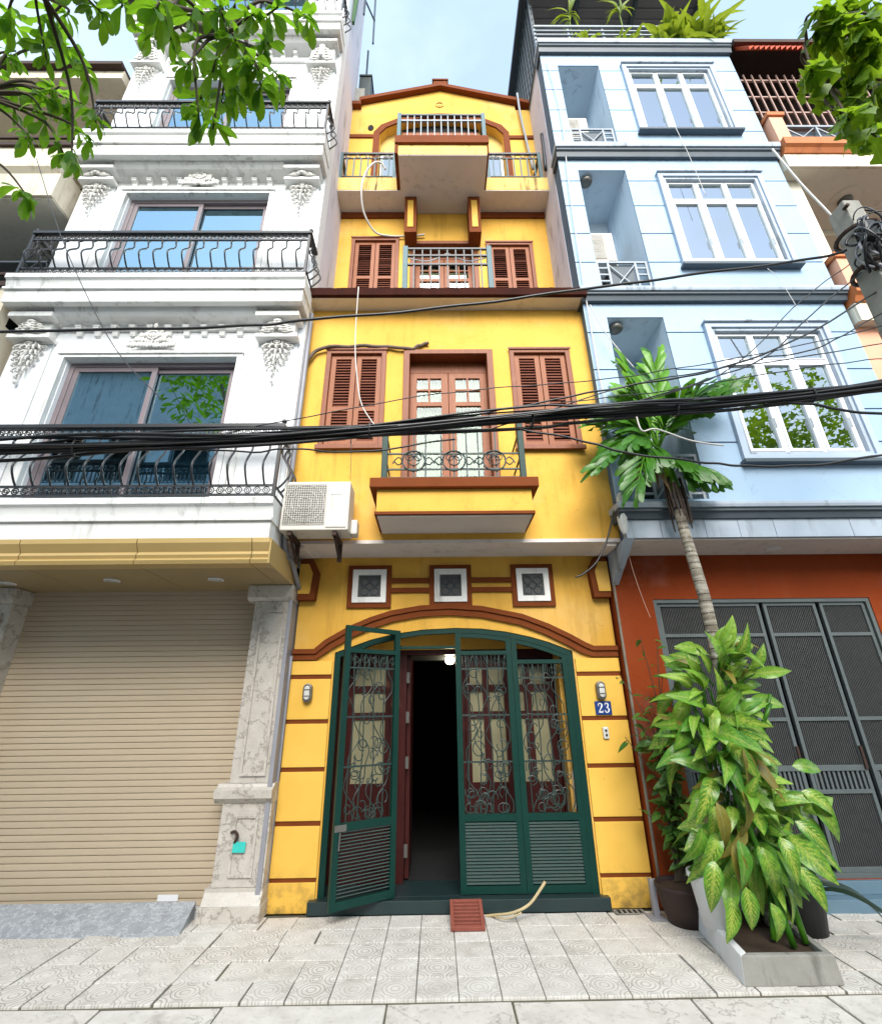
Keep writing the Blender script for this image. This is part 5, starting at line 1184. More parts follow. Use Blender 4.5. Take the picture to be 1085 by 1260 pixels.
DROPS = [["thin black wire dropping diagonally across the white house", [[-4.776, 3.6, 7.792], [-4.08, 3.6, 6.446], [-3.434, 3.6, 5.38], [-2.993, 3.6, 4.758], [-2.499, 3.6, 4.266]], 0.006, "k"], ["white wire hanging from the cornice across the left shutter", [[-0.948, 4.35, 6.522], [-0.937, 4.35, 5.645], [-0.874, 4.35, 5.054], [-0.801, 4.35, 4.722], [-0.636, 4.35, 4.446]], 0.009, "w"], ["thin white wire sloping down over the blue facade", [[3.738, 4.4, 10.426], [3.839, 4.4, 9.38], [3.885, 4.4, 8.352]], 0.005, "w"], ["white cable sloping from the blue cornice to the pole", [[4.216, 3.6, 8.0], [4.368, 3.6, 7.345], [4.531, 3.6, 6.814], [4.633, 3.6, 6.41]], 0.014, "w"], ["thin pale wire below the middle blue window", [[4.342, 4.38, 6.874], [4.448, 4.38, 6.655], [4.539, 4.38, 6.102], [4.6, 4.38, 5.879]], 0.004, "w"], ["black wire hanging in front of the corner of the yellow house", [[1.906, 4.55, 3.628], [1.771, 4.55, 3.244], [1.625, 4.55, 2.984], [1.468, 4.55, 2.851], [1.383, 4.55, 2.818]], 0.011, "k"], ["loose white wire hanging from the bundle over the palm", [[1.503, 2.95, 3.61], [1.524, 2.95, 3.49], [1.635, 2.95, 3.503], [1.866, 2.95, 3.404], [2.095, 2.95, 3.361]], 0.008, "w"], ["pale wire running down the blue corner", [[2.001, 4.5, 12.153], [2.077, 4.5, 10.508], [1.995, 4.5, 8.687], [1.962, 4.5, 7.024], [1.95, 4.5, 5.398], [1.975, 4.5, 4.592]], 0.01, "w"], ["thin wire dropping from the cables to the air conditioner", [[-0.945, 4.55, 4.482], [-0.928, 4.55, 4.22], [-0.918, 4.55, 3.919]], 0.004, "k"], ["thin wire down the red wall", [[2.029, 4.75, 3.241], [2.05, 4.75, 2.953], [2.098, 4.75, 2.653], [2.144, 4.75, 2.447]], 0.004, "p"], ["pale wire running from the top floor down to the palm", [[1.95, 4.4, 6.267], [2.055, 4.4, 5.87], [2.223, 4.4, 5.493], [2.333, 4.4, 5.287]], 0.008, "w"]]
TREE_A = [[-1.368, 1.054, 4.481], [-1.181, 1.021, 4.365], [-1.127, 1.111, 4.565], [-0.917, 1.034, 4.402], [-0.759, 1.016, 4.314], [-0.709, 1.095, 4.599], [-1.51, 1.296, 4.875], [-1.326, 1.274, 4.757], [-1.152, 1.269, 4.714], [-0.864, 1.102, 4.333], [-0.781, 1.199, 4.546], [-1.102, 1.168, 4.262], [-0.952, 1.143, 4.169], [-0.81, 1.114, 4.14], [-0.749, 1.183, 4.129], [-0.794, 1.385, 4.659], [-1.187, 1.401, 4.493], [-1.074, 1.403, 4.454], [-0.99, 1.374, 4.51], [-0.959, 1.247, 3.955], [-1.051, 1.269, 4.069], [-1.596, 1.179, 4.743], [-1.709, 1.187, 4.876], [-1.278, 1.214, 4.972], [-1.013, 1.219, 4.988], [-0.737, 1.112, 4.117], [-1.305, 1.182, 4.699], [-1.027, 1.268, 4.579], [-2.408, 1.393, 5.309], [-2.06, 1.302, 5.009], [-2.369, 1.462, 5.095], [-2.005, 1.357, 4.742], [-2.23, 1.602, 5.469], [-2.552, 1.675, 5.201], [-2.151, 1.563, 4.964], [-1.887, 1.469, 4.799], [-2.602, 1.759, 5.07], [-2.244, 1.659, 4.778], [-2.224, 1.757, 5.024], [-2.148, 1.711, 5.078], [-2.297, 1.673, 4.649], [-2.076, 1.665, 4.516], [-2.001, 1.704, 4.706], [-2.07, 1.371, 5.236], [-1.915, 1.59, 4.301], [-2.101, 1.385, 5.01], [-2.624, 1.624, 5.241], [-2.202, 1.27, 4.882], [-1.735, 1.463, 4.417], [-2.236, 1.628, 4.934], [-2.156, 1.661, 4.148], [-0.615, 1.232, 4.86]]
TREE_B = [[2.045, 1.23, 4.963], [2.307, 1.298, 5.186], [2.42, 1.296, 5.091], [2.04, 1.3, 4.895], [2.449, 1.542, 5.318], [2.168, 1.262, 4.753], [2.416, 1.346, 4.881], [1.954, 1.338, 4.592], [2.3, 1.479, 4.909], [2.244, 1.37, 4.62], [2.382, 1.413, 4.638], [2.311, 1.554, 4.907], [2.224, 1.436, 4.535], [2.465, 1.538, 4.651], [2.56, 1.708, 4.78], [2.219, 1.422, 4.228], [2.065, 1.378, 4.278], [2.347, 1.225, 4.886], [2.678, 1.498, 5.057], [2.589, 1.54, 4.732], [2.249, 1.314, 4.692], [2.173, 1.283, 4.912], [2.201, 1.224, 4.815]]
# ------------------------------------------------------------------ air conditioners
def ac_unit(loc, w, d, h, label, group=None):
    t = thing('ac_unit', loc, label, 'air conditioner', group); X, Yv, Z = loc      # loc: front lower left corner
    W_ = lambda m: m
    part('housing', MB().box(X, X+w, Yv, Yv+d, Z, Z+h), 'ac_white', t, 0.012)
    gx0, gx1, gz0, gz1 = X+w*0.035, X+w*0.645, Z+h*0.115, Z+h*0.935
    cxx, czz = (gx0+gx1)/2, (gz0+gz1)/2; rr = min(gx1-gx0, gz1-gz0)/2*0.97
    part('fan_recess', MB().cyl((cxx, Yv-0.002, czz), (cxx, Yv-0.0005, czz), rr, 28), 'ac_fan', t)
    boxpart('grille_plate', t, gx0, gx1, Yv-0.0004, Yv+0.001, gz0, gz1, 'ac_grille')
    fb = MB()
    for k in range(5):
        a = k*2*math.pi/5+0.3; fb.prism([(cxx+rr*0.2*math.cos(a), Yv-0.004, czz+rr*0.2*math.sin(a)), (cxx+rr*0.9*math.cos(a-0.35), Yv-0.004, czz+rr*0.9*math.sin(a-0.35)), (cxx+rr*0.9*math.cos(a+0.35), Yv-0.004, czz+rr*0.9*math.sin(a+0.35))],
                                        [(cxx+rr*0.2*math.cos(a), Yv-0.0025, czz+rr*0.2*math.sin(a)), (cxx+rr*0.9*math.cos(a-0.35), Yv-0.0025, czz+rr*0.9*math.sin(a-0.35)), (cxx+rr*0.9*math.cos(a+0.35), Yv-0.0025, czz+rr*0.9*math.sin(a+0.35))])
    part('fan', fb, 'ac_grille', t)
    g = MB()
    for k in range(19):
        x = gx0+(gx1-gx0)*k/18; g.box(x-0.0022, x+0.0022, Yv-0.018, Yv-0.014, gz0, gz1)
    for k in range(23):
        z = gz0+(gz1-gz0)*k/22; g.box(gx0, gx1, Yv-0.0135, Yv-0.010, z-0.0022, z+0.0022)
    for r in (rr, rr*0.66, rr*0.33): g.ring((cxx, Yv-0.020, czz), r, 0.003, n=22, k=4)
    part('fan_grille', g, 'ac_white', t, stuff=True)
    part('front_panel', MB().box(X+w*0.67, X+w*0.97, Yv-0.010, Yv-0.0006, Z+h*0.05, Z+h*0.95), 'ac_white', t, 0.004)
    part('badge', MB().box(X+w*0.72, X+w*0.90, Yv-0.016, Yv-0.0105, Z+h*0.72, Z+h*0.91), 'upvc', t, 0.003)
    part('valve_cover', MB().box(X+w+0.001, X+w+0.07, Yv+d*0.45, Yv+d*0.95, Z-0.0, Z+h*0.30), 'ac_white', t, 0.02)
    for x in (X+w*0.14, X+w*0.80):
        part('bracket', MB().box(x-0.02, x+0.02, Yv+0.02, Yv+d+0.10, Z-0.045, Z-0.005).box(x-0.02, x+0.02, Yv+d+0.06, Yv+d+0.10, Z-0.22, Z-0.046).tube([(x, Yv+0.08, Z-0.05), (x, Yv+d+0.07, Z-0.20)], 0.014, 5), 'rust', t)
    return t
ac_unit((-1.525, 4.30, 3.245), 0.665, 0.27, 0.525, 'weathered white air conditioner on the yellow wall beside the white house')
for z, lb in ((10.45, 'air conditioner in the topmost recess of the blue house'), (7.55, 'air conditioner in the middle recess of the blue house'), (4.75, 'air conditioner in the lowest recess of the blue house behind the palm')):
    ac_unit((2.24, 4.84, z), 0.42, 0.30, 0.62, lb, 'air conditioners in the recesses of the blue house')
for z, lb in ((9.10, 'round grey ceiling lamp in the middle recess of the blue house'), (6.15, 'round grey ceiling lamp in the lowest recess of the blue house')):
    solo('recess_lamp', MB().lathe([(0.07, 0.06), (0.09, 0.04), (0.09, 0.0), (0.06, -0.03)], (2.36, 4.70, z), 16), 'lamp_grey', (2.36, 4.70, z), lb, 'lamp', 'ceiling lamps in the recesses of the blue house', smooth=True)
# ------------------------------------------------------------------ wall fittings by the door
def wall_lamp(x, z, label, h=0.155):
    t = thing('wall_lamp', (x, YF-0.022, z), label, 'wall lamp', 'oval lamps beside the gate')
    def oval(hw, hh, n=20): return [(x+hw*math.cos(2*math.pi*k/n), z+(hh-hw)*(1 if math.sin(2*math.pi*k/n) > 0 else -1)+hw*math.sin(2*math.pi*k/n)) for k in range(n)]
    part('housing', MB().pxz(oval(0.047, h/2+0.012), YF-0.075, YF-0.0225), 'lamp_grey', t, 0.012)
    part('lens', MB().pxz(oval(0.028, h/2-0.012), YF-0.092, YF-0.0755), 'lamp_glass', t, 0.007)
    for dz in (-0.03, 0.03): boxpart('guard_bar', t, x-0.034, x+0.034, YF-0.097, YF-0.0925, z+dz-0.004, z+dz+0.004, 'lamp_grey')
    return t
wall_lamp(-1.305, 1.79, 'grey oval wall lamp beside the marble pilaster side of the gate')
wall_lamp(1.662, 1.782, 'grey oval wall lamp above the blue number plate')
hn = thing('house_number', (1.67, YF-0.022, 1.615), 'small dark blue house number plate reading 23', 'number plate')
part('plate', MB().box(1.588, 1.752, YF-0.034, YF-0.0225, 1.553, 1.682), 'sign_blue', hn, 0.004)
def serif_digit(strokes, ox, oz, s):
    m = MB()
    for pts, ws in strokes:
        p = smooth_path([(a, 0, b) for a, b in pts], 5); n = len(p); L, Rr = [], []
        for i in range(n):
            d = (p[min(i+1, n-1)]-p[max(i-1, 0)]).normalized(); u = i/(n-1)*(len(ws)-1); k = min(int(u), len(ws)-2); wd = ws[k]+(ws[k+1]-ws[k])*(u-k)
            nx, nz = -d.z, d.x; L.append((ox+s*(p[i].x+nx*wd/2), oz+s*(p[i].z+nz*wd/2))); Rr.append((ox+s*(p[i].x-nx*wd/2), oz+s*(p[i].z-nz*wd/2)))
        m.band(L, Rr, YF-0.0365, YF-0.0345)
    return m
two = [([(0.07, 0.72), (0.10, 0.90), (0.27, 1.0), (0.46, 0.88), (0.44, 0.66), (0.26, 0.36), (0.04, 0.05)], [0.15, 0.09, 0.08, 0.15, 0.16, 0.09, 0.07]), ([(0.03, 0.07), (0.30, 0.07), (0.52, 0.07)], [0.14, 0.14, 0.16]), ([(0.50, 0.06), (0.53, 0.15), (0.54, 0.25)], [0.08, 0.06, 0.05]), ([(0.07, 0.70), (0.09, 0.73), (0.12, 0.74)], [0.12, 0.15, 0.10])]
three = [([(0.08, 0.80), (0.15, 0.95), (0.29, 1.0), (0.45, 0.88), (0.42, 0.66), (0.24, 0.55)], [0.12, 0.08, 0.08, 0.15, 0.13, 0.06]), ([(0.24, 0.54), (0.44, 0.47), (0.50, 0.26), (0.36, 0.06), (0.18, 0.03), (0.06, 0.18)], [0.06, 0.12, 0.16, 0.11, 0.08, 0.13]), ([(0.05, 0.19), (0.09, 0.22), (0.12, 0.23)], [0.12, 0.14, 0.10]), ([(0.08, 0.78), (0.10, 0.81), (0.13, 0.82)], [0.12, 0.14, 0.10])]
part('digit', serif_digit(two, 1.614, 1.574, 0.088), 'sign_white', hn); part('digit', serif_digit(three, 1.678, 1.574, 0.088), 'sign_white', hn)
for x, z in ((1.597, 1.562), (1.743, 1.673)): part('screw', MB().ball((x, YF-0.036, z), 0.004, 0.003, 0.004, 6, 4), 'lamp_grey', hn)
db = thing('doorbell', (1.66, YF-0.022, 1.39), 'small beige doorbell panel below the number plate', 'doorbell')
part('cover', MB().box(1.632, 1.690, YF-0.045, YF-0.0225, 1.335, 1.445), 'lamp_glass', db, 0.014)
for z in (1.372, 1.412): part('button', MB().cyl((1.661, YF-0.052, z), (1.661, YF-0.0455, z), 0.011, 12), 'black_plastic', db)
# red iron drain grating leaning against the step
dg_ = thing('drain_grate', (0.23, 4.75, 0.0), 'red iron drain grate leaning on the dark doorstep', 'grate')
def leanT(p): # p: x, along, out
    a = R(15); return (p[0], 4.705+p[1]*math.cos(a)-p[2]*math.sin(a), 0.004+p[1]*math.sin(a)+p[2]*math.cos(a))
def lean(f): m = MB(); f(m); m.v = [leanT(v) for v in m.v]; return m
GX0, GX1, GL = 0.095, 0.368, 0.335
part('rim', lean(lambda m: m.box(GX0, GX0+0.03, 0, GL, 0, 0.03).box(GX1-0.03, GX1, 0, GL, 0, 0.03).box(GX0+0.0301, GX1-0.0301, 0, 0.03, 0, 0.029).box(GX0+0.0301, GX1-0.0301, GL-0.03, GL, 0, 0.029)), 'red_iron', dg_, 0.004)
for k in range(6):
    y = 0.058+k*0.0435; part('bar', lean(lambda m: m.box(GX0+0.0302, GX1-0.0302, y-0.008, y+0.008, 0.004, 0.026)), 'red_iron', dg_, 0.004)
bs = [(0.40, 5.0, 0.006), (0.46, 4.97, 0.020), (0.58, 4.90, 0.050), (0.68, 4.87, 0.085), (0.76, 4.87, 0.125), (0.83, 4.885, 0.185), (0.905, 4.90, 0.262)]
solo('bamboo_stick', MB().tube(smooth_path(bs, 6), 0.010, 8, taper=0.012).tube(smooth_path([(0.46, 4.95, 0.018), (0.56, 4.86, 0.03), (0.68, 4.84, 0.075)], 5), 0.006, 6), 'bamboo', (0.6, 4.9, 0.0), 'bent pale bamboo stick lying against the doorstep', 'stick', smooth=True)
bd = MB(); rb_ = random.Random(8)
for k in range(3):
    for q in range(34):
        z = 0.20+q*0.0133; x = 1.235+k*0.038+0.012*math.sin(q*0.5+k)+0.02*(0.64-z); bd.ball((x, YF+0.075, z), 0.010, 0.010, 0.0085, 6, 4)
solo('bead_curtain', bd, 'bead', (1.28, YF+0.075, 0.2), 'strings of brown beads hanging behind the gate louvres', 'bead curtain')
st = thing('metal_stand', (1.83, 4.95, 0), 'grey metal angle post standing on the tiles at the corner of the red wall', 'post')
part('post', MB().box(1.795, 1.84, 4.90, 4.915, 0.0, 0.27).box(1.795, 1.81, 4.9155, 4.95, 0.0, 0.27), 'grey_pipe', st)
part('foot_plate', MB().box(1.74, 1.88, 4.84, 4.98, 0.001, 0.014), 'grey_pipe', st, 0.003)
mc = thing('drain_cover', (1.62, 5.03, 0), 'small dark worn drain cover set in the tiles by the yellow pier', 'drain cover')
part('cover', MB().box(1.50, 1.76, 4.985, 5.085, 0.003, 0.009), 'concrete', mc, 0.002)
for k in range(5): boxpart('slot', mc, 1.53+k*0.045, 1.555+k*0.045, 5.0, 5.07, 0.0092, 0.0102, 'dark')
# pipes, conduits, tank
def line(name, label, cat, pts, r, mat, group=None, n=6, sub=6, wob=0.0, seed=0):
    p = smooth_path(pts, sub); rg = random.Random(seed)
    if wob: p = [q+Vector((0, wob*math.sin(i*0.9+seed), wob*math.sin(i*1.3+seed*2))) for i, q in enumerate(p)]
    c = sum(p, Vector())/len(p); return solo(name, MB().tube(p, r, n), mat, tuple(c), label, cat, group, smooth=True)
line('drain_pipe', 'grey drain pipe running down between the white and yellow houses', 'pipe', [(-1.565, 4.57, 6.3), (-1.562, 4.57, 5.0), (-1.56, 4.58, 3.3), (-1.50, 4.75, 3.05), (-1.49, 5.05, 2.85)], 0.028, 'grey_pipe', sub=4)
line('conduit', 'thin grey conduit down the corner of the yellow pier', 'pipe', [(-1.508, 5.10, 2.15), (-1.512, 5.10, 1.2), (-1.514, 5.10, 0.0)], 0.016, 'grey_pipe', sub=3)
line('conduit', 'thin brown conduit down the joint with the red wall', 'pipe', [(1.935, 5.03, 3.0), (1.93, 5.03, 1.6), (1.925, 5.03, 0.15)], 0.014, 'bark', sub=3)
line('cable_bundle', 'old dusty cable bundle running above the left first-floor shutter', 'cable', [(-1.60, 4.60, 4.5), (-1.59, 4.61, 5.3), (-1.55, 4.62, 5.62), (-1.40, 4.63, 5.80), (-1.0, 4.635, 5.835), (-0.6, 4.64, 5.83), (-0.30, 4.645, 5.80), (-0.18, 4.65, 5.86), (-0.08, 4.655, 5.90)], 0.024, 'cable_brown', wob=0.006)
line('hose', 'thick pale hose hanging in a loop from the top balcony', 'hose', [(-0.80, 5.06, 10.02), (-0.88, 5.0, 10.10), (-1.00, 4.98, 10.05), (-1.12, 4.99, 9.80), (-1.17, 5.02, 9.45), (-1.14, 5.2, 9.15), (-0.98, 5.40, 8.97), (-0.75, 5.45, 8.93), (-0.40, 5.46, 8.94), (-0.15, 5.45, 8.96)], 0.017, 'white_cable', n=8)
line('pipe', 'white pipe rising over the right end of the top balcony to the roof', 'pipe', [(1.80, 5.40, 10.6), (1.74, 5.40, 11.6), (1.70, 5.40, 12.3), (1.68, 5.36, 12.9)], 0.022, 'rail_grey', sub=4)
line('pipe', 'grey pipe leaning in the gap beside the blue side wall', 'pipe', [(1.90, 5.05, 10.0), (1.905, 5.02, 10.5), (1.90, 5.0, 10.9)], 0.03, 'cable', sub=3)
tk = thing('roof_tank', (-1.45, 5.85, 13.45), 'small dark green metal box on the party wall above the yellow roof', 'tank')
part('box', MB().box(-1.585, -1.33, 5.75, 6.1, 13.48, 14.35), 'dark_tank', tk, 0.01); part('rim', MB().box(-1.587, -1.31, 5.73, 6.12, 14.351, 14.40), 'dark_tank', tk)
part('aerial', MB().tube([(-1.45, 5.8, 14.4), (-1.46, 5.8, 15.5)], 0.022, 6), 'dark_tank', tk); part('base', MB().box(-1.585, -1.40, 5.55, 6.1, 12.8, 13.479), 'concrete', tk)
an = thing('roof_frame', (-1.35, 5.3, 15.2), 'rusty metal laundry frame and folded green sunshade fixed high on the white side wall', 'frame')
part('bar', MB().tube([(-1.42, 5.0, 15.0), (-1.40, 5.0, 18)], 0.022, 6).tube([(-1.25, 5.3, 14.6), (-1.30, 5.3, 18)], 0.022, 6).tube([(-1.42, 5.0, 15.6), (-1.25, 5.3, 15.5)], 0.018, 6).tube([(-1.42, 5.0, 16.6), (-1.27, 5.3, 16.5)], 0.018, 6), 'rail_dark', an)
part('sunshade', MB().prism([(-1.56, 4.72, 14.0), (-1.52, 4.72, 14.0), (-1.42, 4.72, 17.5), (-1.58, 4.72, 17.5)], [(-1.56, 4.78, 14.0), (-1.52, 4.78, 14.0), (-1.42, 4.78, 17.5), (-1.58, 4.78, 17.5)]), 'leaf_palm', an)

# ------------------------------------------------------------------ street cables, utility pole
BUN = [(-9.5, 3.0, 3.30), (-6.0, 3.0, 3.33), (-3.496, 3.0, 3.365), (-2.29, 3.0, 3.421), (-1.113, 3.0, 3.482), (0.151, 3.0, 3.588), (1.392, 3.0, 3.682), (2.284, 3.0, 3.759), (3.516, 3.0, 3.921), (3.95, 2.95, 4.00), (6.0, 2.9, 4.35), (9.5, 2.9, 5.1)]
bu = thing('cable_bundle', (0.15, 3.0, 3.588), 'thick sagging bundle of black street cables crossing the whole picture', 'cables')
rk = random.Random(11)
for k in range(21):
    a = rk.uniform(0, 6.28); rad = 0.012+0.052*rk.random()**0.7; r = rk.choice((0.007, 0.010, 0.012, 0.014)); ph = rk.uniform(0, 6)
    sp = 1.0 if k > 4 else 1.7
    P = []
    for i, p in enumerate(smooth_path(BUN, 9)):
        e = rad*sp*(0.75+0.45*math.sin(i*0.21+ph)); tw = a+0.35*math.sin(i*0.12+ph)
        lo = 1.25 if p.x < 1.0 else 0.9
        P.append(p+Vector((0, e*math.cos(tw), e*math.sin(tw)*lo)))
    part('cable', MB().tube(P, r, 6), 'cable', bu, smooth=True)
for x in (-2.6, -0.5, 0.75, 1.85, 2.9):
    part('tie', MB().ring((0, 0, 0), 0.05, 0.007, ax='x', n=14, k=5, rb=0.062), 'cable', bu).location = min(smooth_path(BUN, 20), key=lambda q: abs(q.x-x))-WP[bu]
PX, PY = 3.93, 3.0
up = thing('utility_pole', (PX, PY, 0), 'grey concrete utility pole wrapped in a knot of cables at the right edge', 'utility pole')
part('shaft', MB().hexa([(PX-0.17, PY-0.15, -0.1), (PX+0.17, PY-0.15, -0.1), (PX+0.17, PY+0.15, -0.1), (PX-0.17, PY+0.15, -0.1), (PX-0.08, PY-0.09, 6.0), (PX+0.08, PY-0.09, 6.0), (PX+0.08, PY+0.09, 6.0), (PX-0.08, PY+0.09, 6.0)]), 'concrete', up, 0.012)
for z in (5.88, 5.5, 5.1): part('bolt', MB().cyl((PX-0.10, PY-0.13, z), (PX-0.10, PY-0.08, z), 0.018, 8), 'rust', up)
for z in (5.62, 5.18): part('clamp', MB().ring((PX, PY, z), 0.158, 0.02, ax='z', n=18, k=5), 'rust', up)
kn = thing('cable_knot', (PX-0.02, PY-0.12, 5.45), 'tangled coil of cables and splice boxes tied to the concrete pole', 'cables')
rk = random.Random(21)
for k in range(34):
    z = 5.40+rk.uniform(-0.20, 0.20); ra = rk.uniform(0.10, 0.26); c = (PX-0.03+rk.uniform(-.08, .10), PY-0.16+rk.uniform(-.05, .05), z); a0 = rk.uniform(0, 6.28)
    m = MB(); m.ring((0, 0, 0), ra, rk.choice((0.006, 0.009, 0.012)), n=20, k=5, rb=ra*rk.uniform(0.5, 1.1), a0=a0, a1=a0+rk.uniform(3, 6.28))
    rot = Matrix.Rotation(rk.uniform(-0.9, 0.9), 4, 'X') @ Matrix.Rotation(rk.uniform(-0.9, 0.9), 4, 'Z'); m.v = [tuple(Vector(c)+rot @ Vector(v)) for v in m.v]
    part('loop', m, 'cable' if k % 5 else 'grey_pipe', kn, smooth=True)
for p, s in (((PX-0.14, PY-0.20, 5.42), (0.06, 0.045, 0.10)), ((PX+0.06, PY-0.22, 5.28), (0.055, 0.045, 0.13))): part('splice_box', MB().box(p[0]-s[0], p[0]+s[0], p[1]-s[1], p[1]+s[1], p[2]-s[2], p[2]+s[2]), 'black_plastic', kn, 0.03)
for lb, pts, r, m in WIRES: line('wire', lb, 'wire', pts, r, 'cable', 'overhead wires', sub=7, wob=0.004, seed=len(lb))
for lb, pts, r, m in DROPS: line('wire', lb, 'wire', pts, r*0.8, {'k': 'cable', 'w': 'white_cable', 'p': 'pink_cable'}[m], 'loose wires on the facades', sub=7)
# ------------------------------------------------------------------ planters and plants
pb = thing('planter_box', (2.2, 4.25, 0), 'low concrete planter trough with one white painted side, on the tiles', 'planter')
# trough runs back from the kerb; open top with soil
pl_o = [(1.90, 3.835), (2.525, 3.83), (2.66, 4.72), (2.045, 4.74)]
def shrink(poly, d):
    c = (sum(p[0] for p in poly)/4, sum(p[1] for p in poly)/4); return [(p[0]+(c[0]-p[0])*d*1.6, p[1]+(c[1]-p[1])*d) for p in poly]
pi_ = shrink(pl_o, 0.13); top_o = shrink(pl_o, 0.03)
H = 0.150
def wallseg(i, mat, nm):
    j = (i+1) % 4
    m = MB().hexa([(*pl_o[i], 0.0), (*pl_o[j], 0.0), (*pi_[j], 0.0), (*pi_[i], 0.0), (*top_o[i], H), (*top_o[j], H), (*pi_[j], H), (*pi_[i], H)]); return part(nm, m, mat, pb, 0.008)
wallseg(0, 'concrete', 'front_wall'); wallseg(1, 'concrete', 'side_wall'); wallseg(2, 'concrete', 'back_wall'); wallseg(3, 'white_paint_stone', 'side_wall')['label'] = 'white painted long side of the trough'
part('soil', MB().pxy(pi_, 0.02, 0.115), 'soil', pb)
rp = thing('round_pot', (2.02, 4.86, 0), 'dark brown round pot of soil behind the planter trough', 'pot')
part('pot', MB().lathe([(0.14, 0.0), (0.18, 0.10), (0.205, 0.22), (0.215, 0.24), (0.215, 0.265), (0.195, 0.265), (0.185, 0.235)], (2.02, 4.80, 0), 26), 'clay_pot', rp, smooth=True)
part('soil', MB().lathe([(0.184, 0.235), (0.10, 0.262), (0.02, 0.27)], (2.02, 4.80, 0), 18), 'soil', rp)
bk = thing('bucket', (2.88, 4.55, 0), 'black plastic bucket half hidden behind the big leafy plant', 'bucket')
part('shell', MB().lathe([(0.14, 0.0), (0.18, 0.30), (0.19, 0.32), (0.17, 0.32), (0.13, 0.05)], (2.86, 4.62, 0), 22), 'black_plastic', bk, smooth=True)
pt = thing('white_pot', (2.02, 4.28, 0.13), 'white plastic pot standing in the trough behind the mottled leaves', 'pot')
part('pot', MB().lathe([(0.11, 0.0), (0.15, 0.28), (0.165, 0.30), (0.165, 0.33), (0.145, 0.33), (0.14, 0.29)], (2.05, 4.33, 0.136), 22), 'white_paint_stone', pt, smooth=True)

# big mottled dieffenbachia
rg = random.Random(17)
df = thing('leafy_plant', (2.3, 4.25, 0.13), 'tall bushy plant with big mottled yellow-green leaves in the concrete trough', 'plant')
lm = [leaf_mesh('leaf_dumb_%d' % k, 1.0, w, 'leaf_dumb', 'ovate', d, f, 8, 0.012, c) for k, (w, d, f, c) in enumerate(((0.46, 0.30, 0.14, 0.05), (0.42, 0.50, 0.16, 0.07), (0.50, 0.18, 0.10, 0.04), (0.40, 0.65, 0.2, 0.09)))]
ly = [leaf_mesh('leaf_dumb_young_%d' % k, 1.0, w, 'leaf_dumb_young', 'ovate', d, f, 8, 0.012, c) for k, (w, d, f, c) in enumerate(((0.44, 0.25, 0.14, 0.05), (0.38, 0.45, 0.2, 0.06)))]
lo = leaf_mesh('leaf_old', 1.0, 0.30, 'leaf_old', 'ovate', 0.6, 0.25, 8, 0.02, 0.05)
stems = []
for k in range(9):
    bx, by = 2.28+rg.uniform(-.18, .22), 4.25+rg.uniform(-.3, .2); tx, ty, tz = 2.42+rg.uniform(-.35, .35), 4.28+rg.uniform(-.28, .2), rg.uniform(0.8, 1.98)
    s = smooth_path([(bx, by, 0.13), (bx+(tx-bx)*0.3+rg.uniform(-.05, .05), by+(ty-by)*.3, 0.13+tz*0.45), (tx, ty, tz)], 5); stems.append(s)
    part('stem', MB().tube(s, 0.022, 7, taper=0.014), 'leaf_palm', df, smooth=True)
def envelope(z):   # centre x and half width of the plant at height z
    T = [(0.15, 2.24, 0.30), (0.5, 2.34, 0.44), (0.85, 2.42, 0.52), (1.15, 2.28, 0.44), (1.45, 2.20, 0.42), (1.85, 2.40, 0.44), (2.15, 2.42, 0.22)]
    for a, b in zip(T, T[1:]):
        if a[0] <= z <= b[0]:
            t = (z-a[0])/(b[0]-a[0]); return a[1]+(b[1]-a[1])*t, a[2]+(b[2]-a[2])*t
    return T[-1][1:]
N = 285
for k in range(N):
    z = 0.32+1.78*((k+rg.random())/N); cx_, hw = envelope(z)
    az_ = rg.uniform(-math.pi, math.pi)*0.72-math.pi/2          # most leaves face the street
    L = rg.choice((rg.uniform(0.16, 0.24), rg.uniform(0.24, 0.33), rg.uniform(0.26, 0.36)))*(0.85 if z > 1.7 else 1.0)
    outx, outy = math.cos(az_), math.sin(az_)
    rad = hw*rg.uniform(0.10, 0.78)
    px, py, pz = cx_+outx*rad*0.95, 4.27+outy*rad*0.75, z+0.02
    el = rg.uniform(-1.0, 0.65) if z < 1.7 else rg.uniform(-0.2, 1.0)
    if z < 0.6: el = rg.uniform(-1.1, -0.3); pz += 0.12
    d = Vector((outx*math.cos(el), outy*math.cos(el), math.sin(el)))
    me = lo if rg.random() < 0.07 else (ly[rg.randrange(2)] if rg.random() < (0.15 if z < 1.5 else 0.6) else lm[rg.randrange(4)])
    piece('leaf', me, df, (px, py, pz), aim(d, (0.1*outx+rg.uniform(-.4, .4), -1.0, rg.uniform(0.1, 1.1)), rg.uniform(-.7, .7)), (L,)*3)
    if k % 3 == 0:
        b = Vector((cx_+outx*rad*0.25, 4.27+outy*rad*0.2, pz-0.16)); part('petiole', MB().tube(smooth_path([b, (b+Vector((px, py, pz)))/2+Vector((0, 0, 0.02)), (px, py, pz)], 3), 0.008, 5), 'leaf_palm', df, smooth=True)
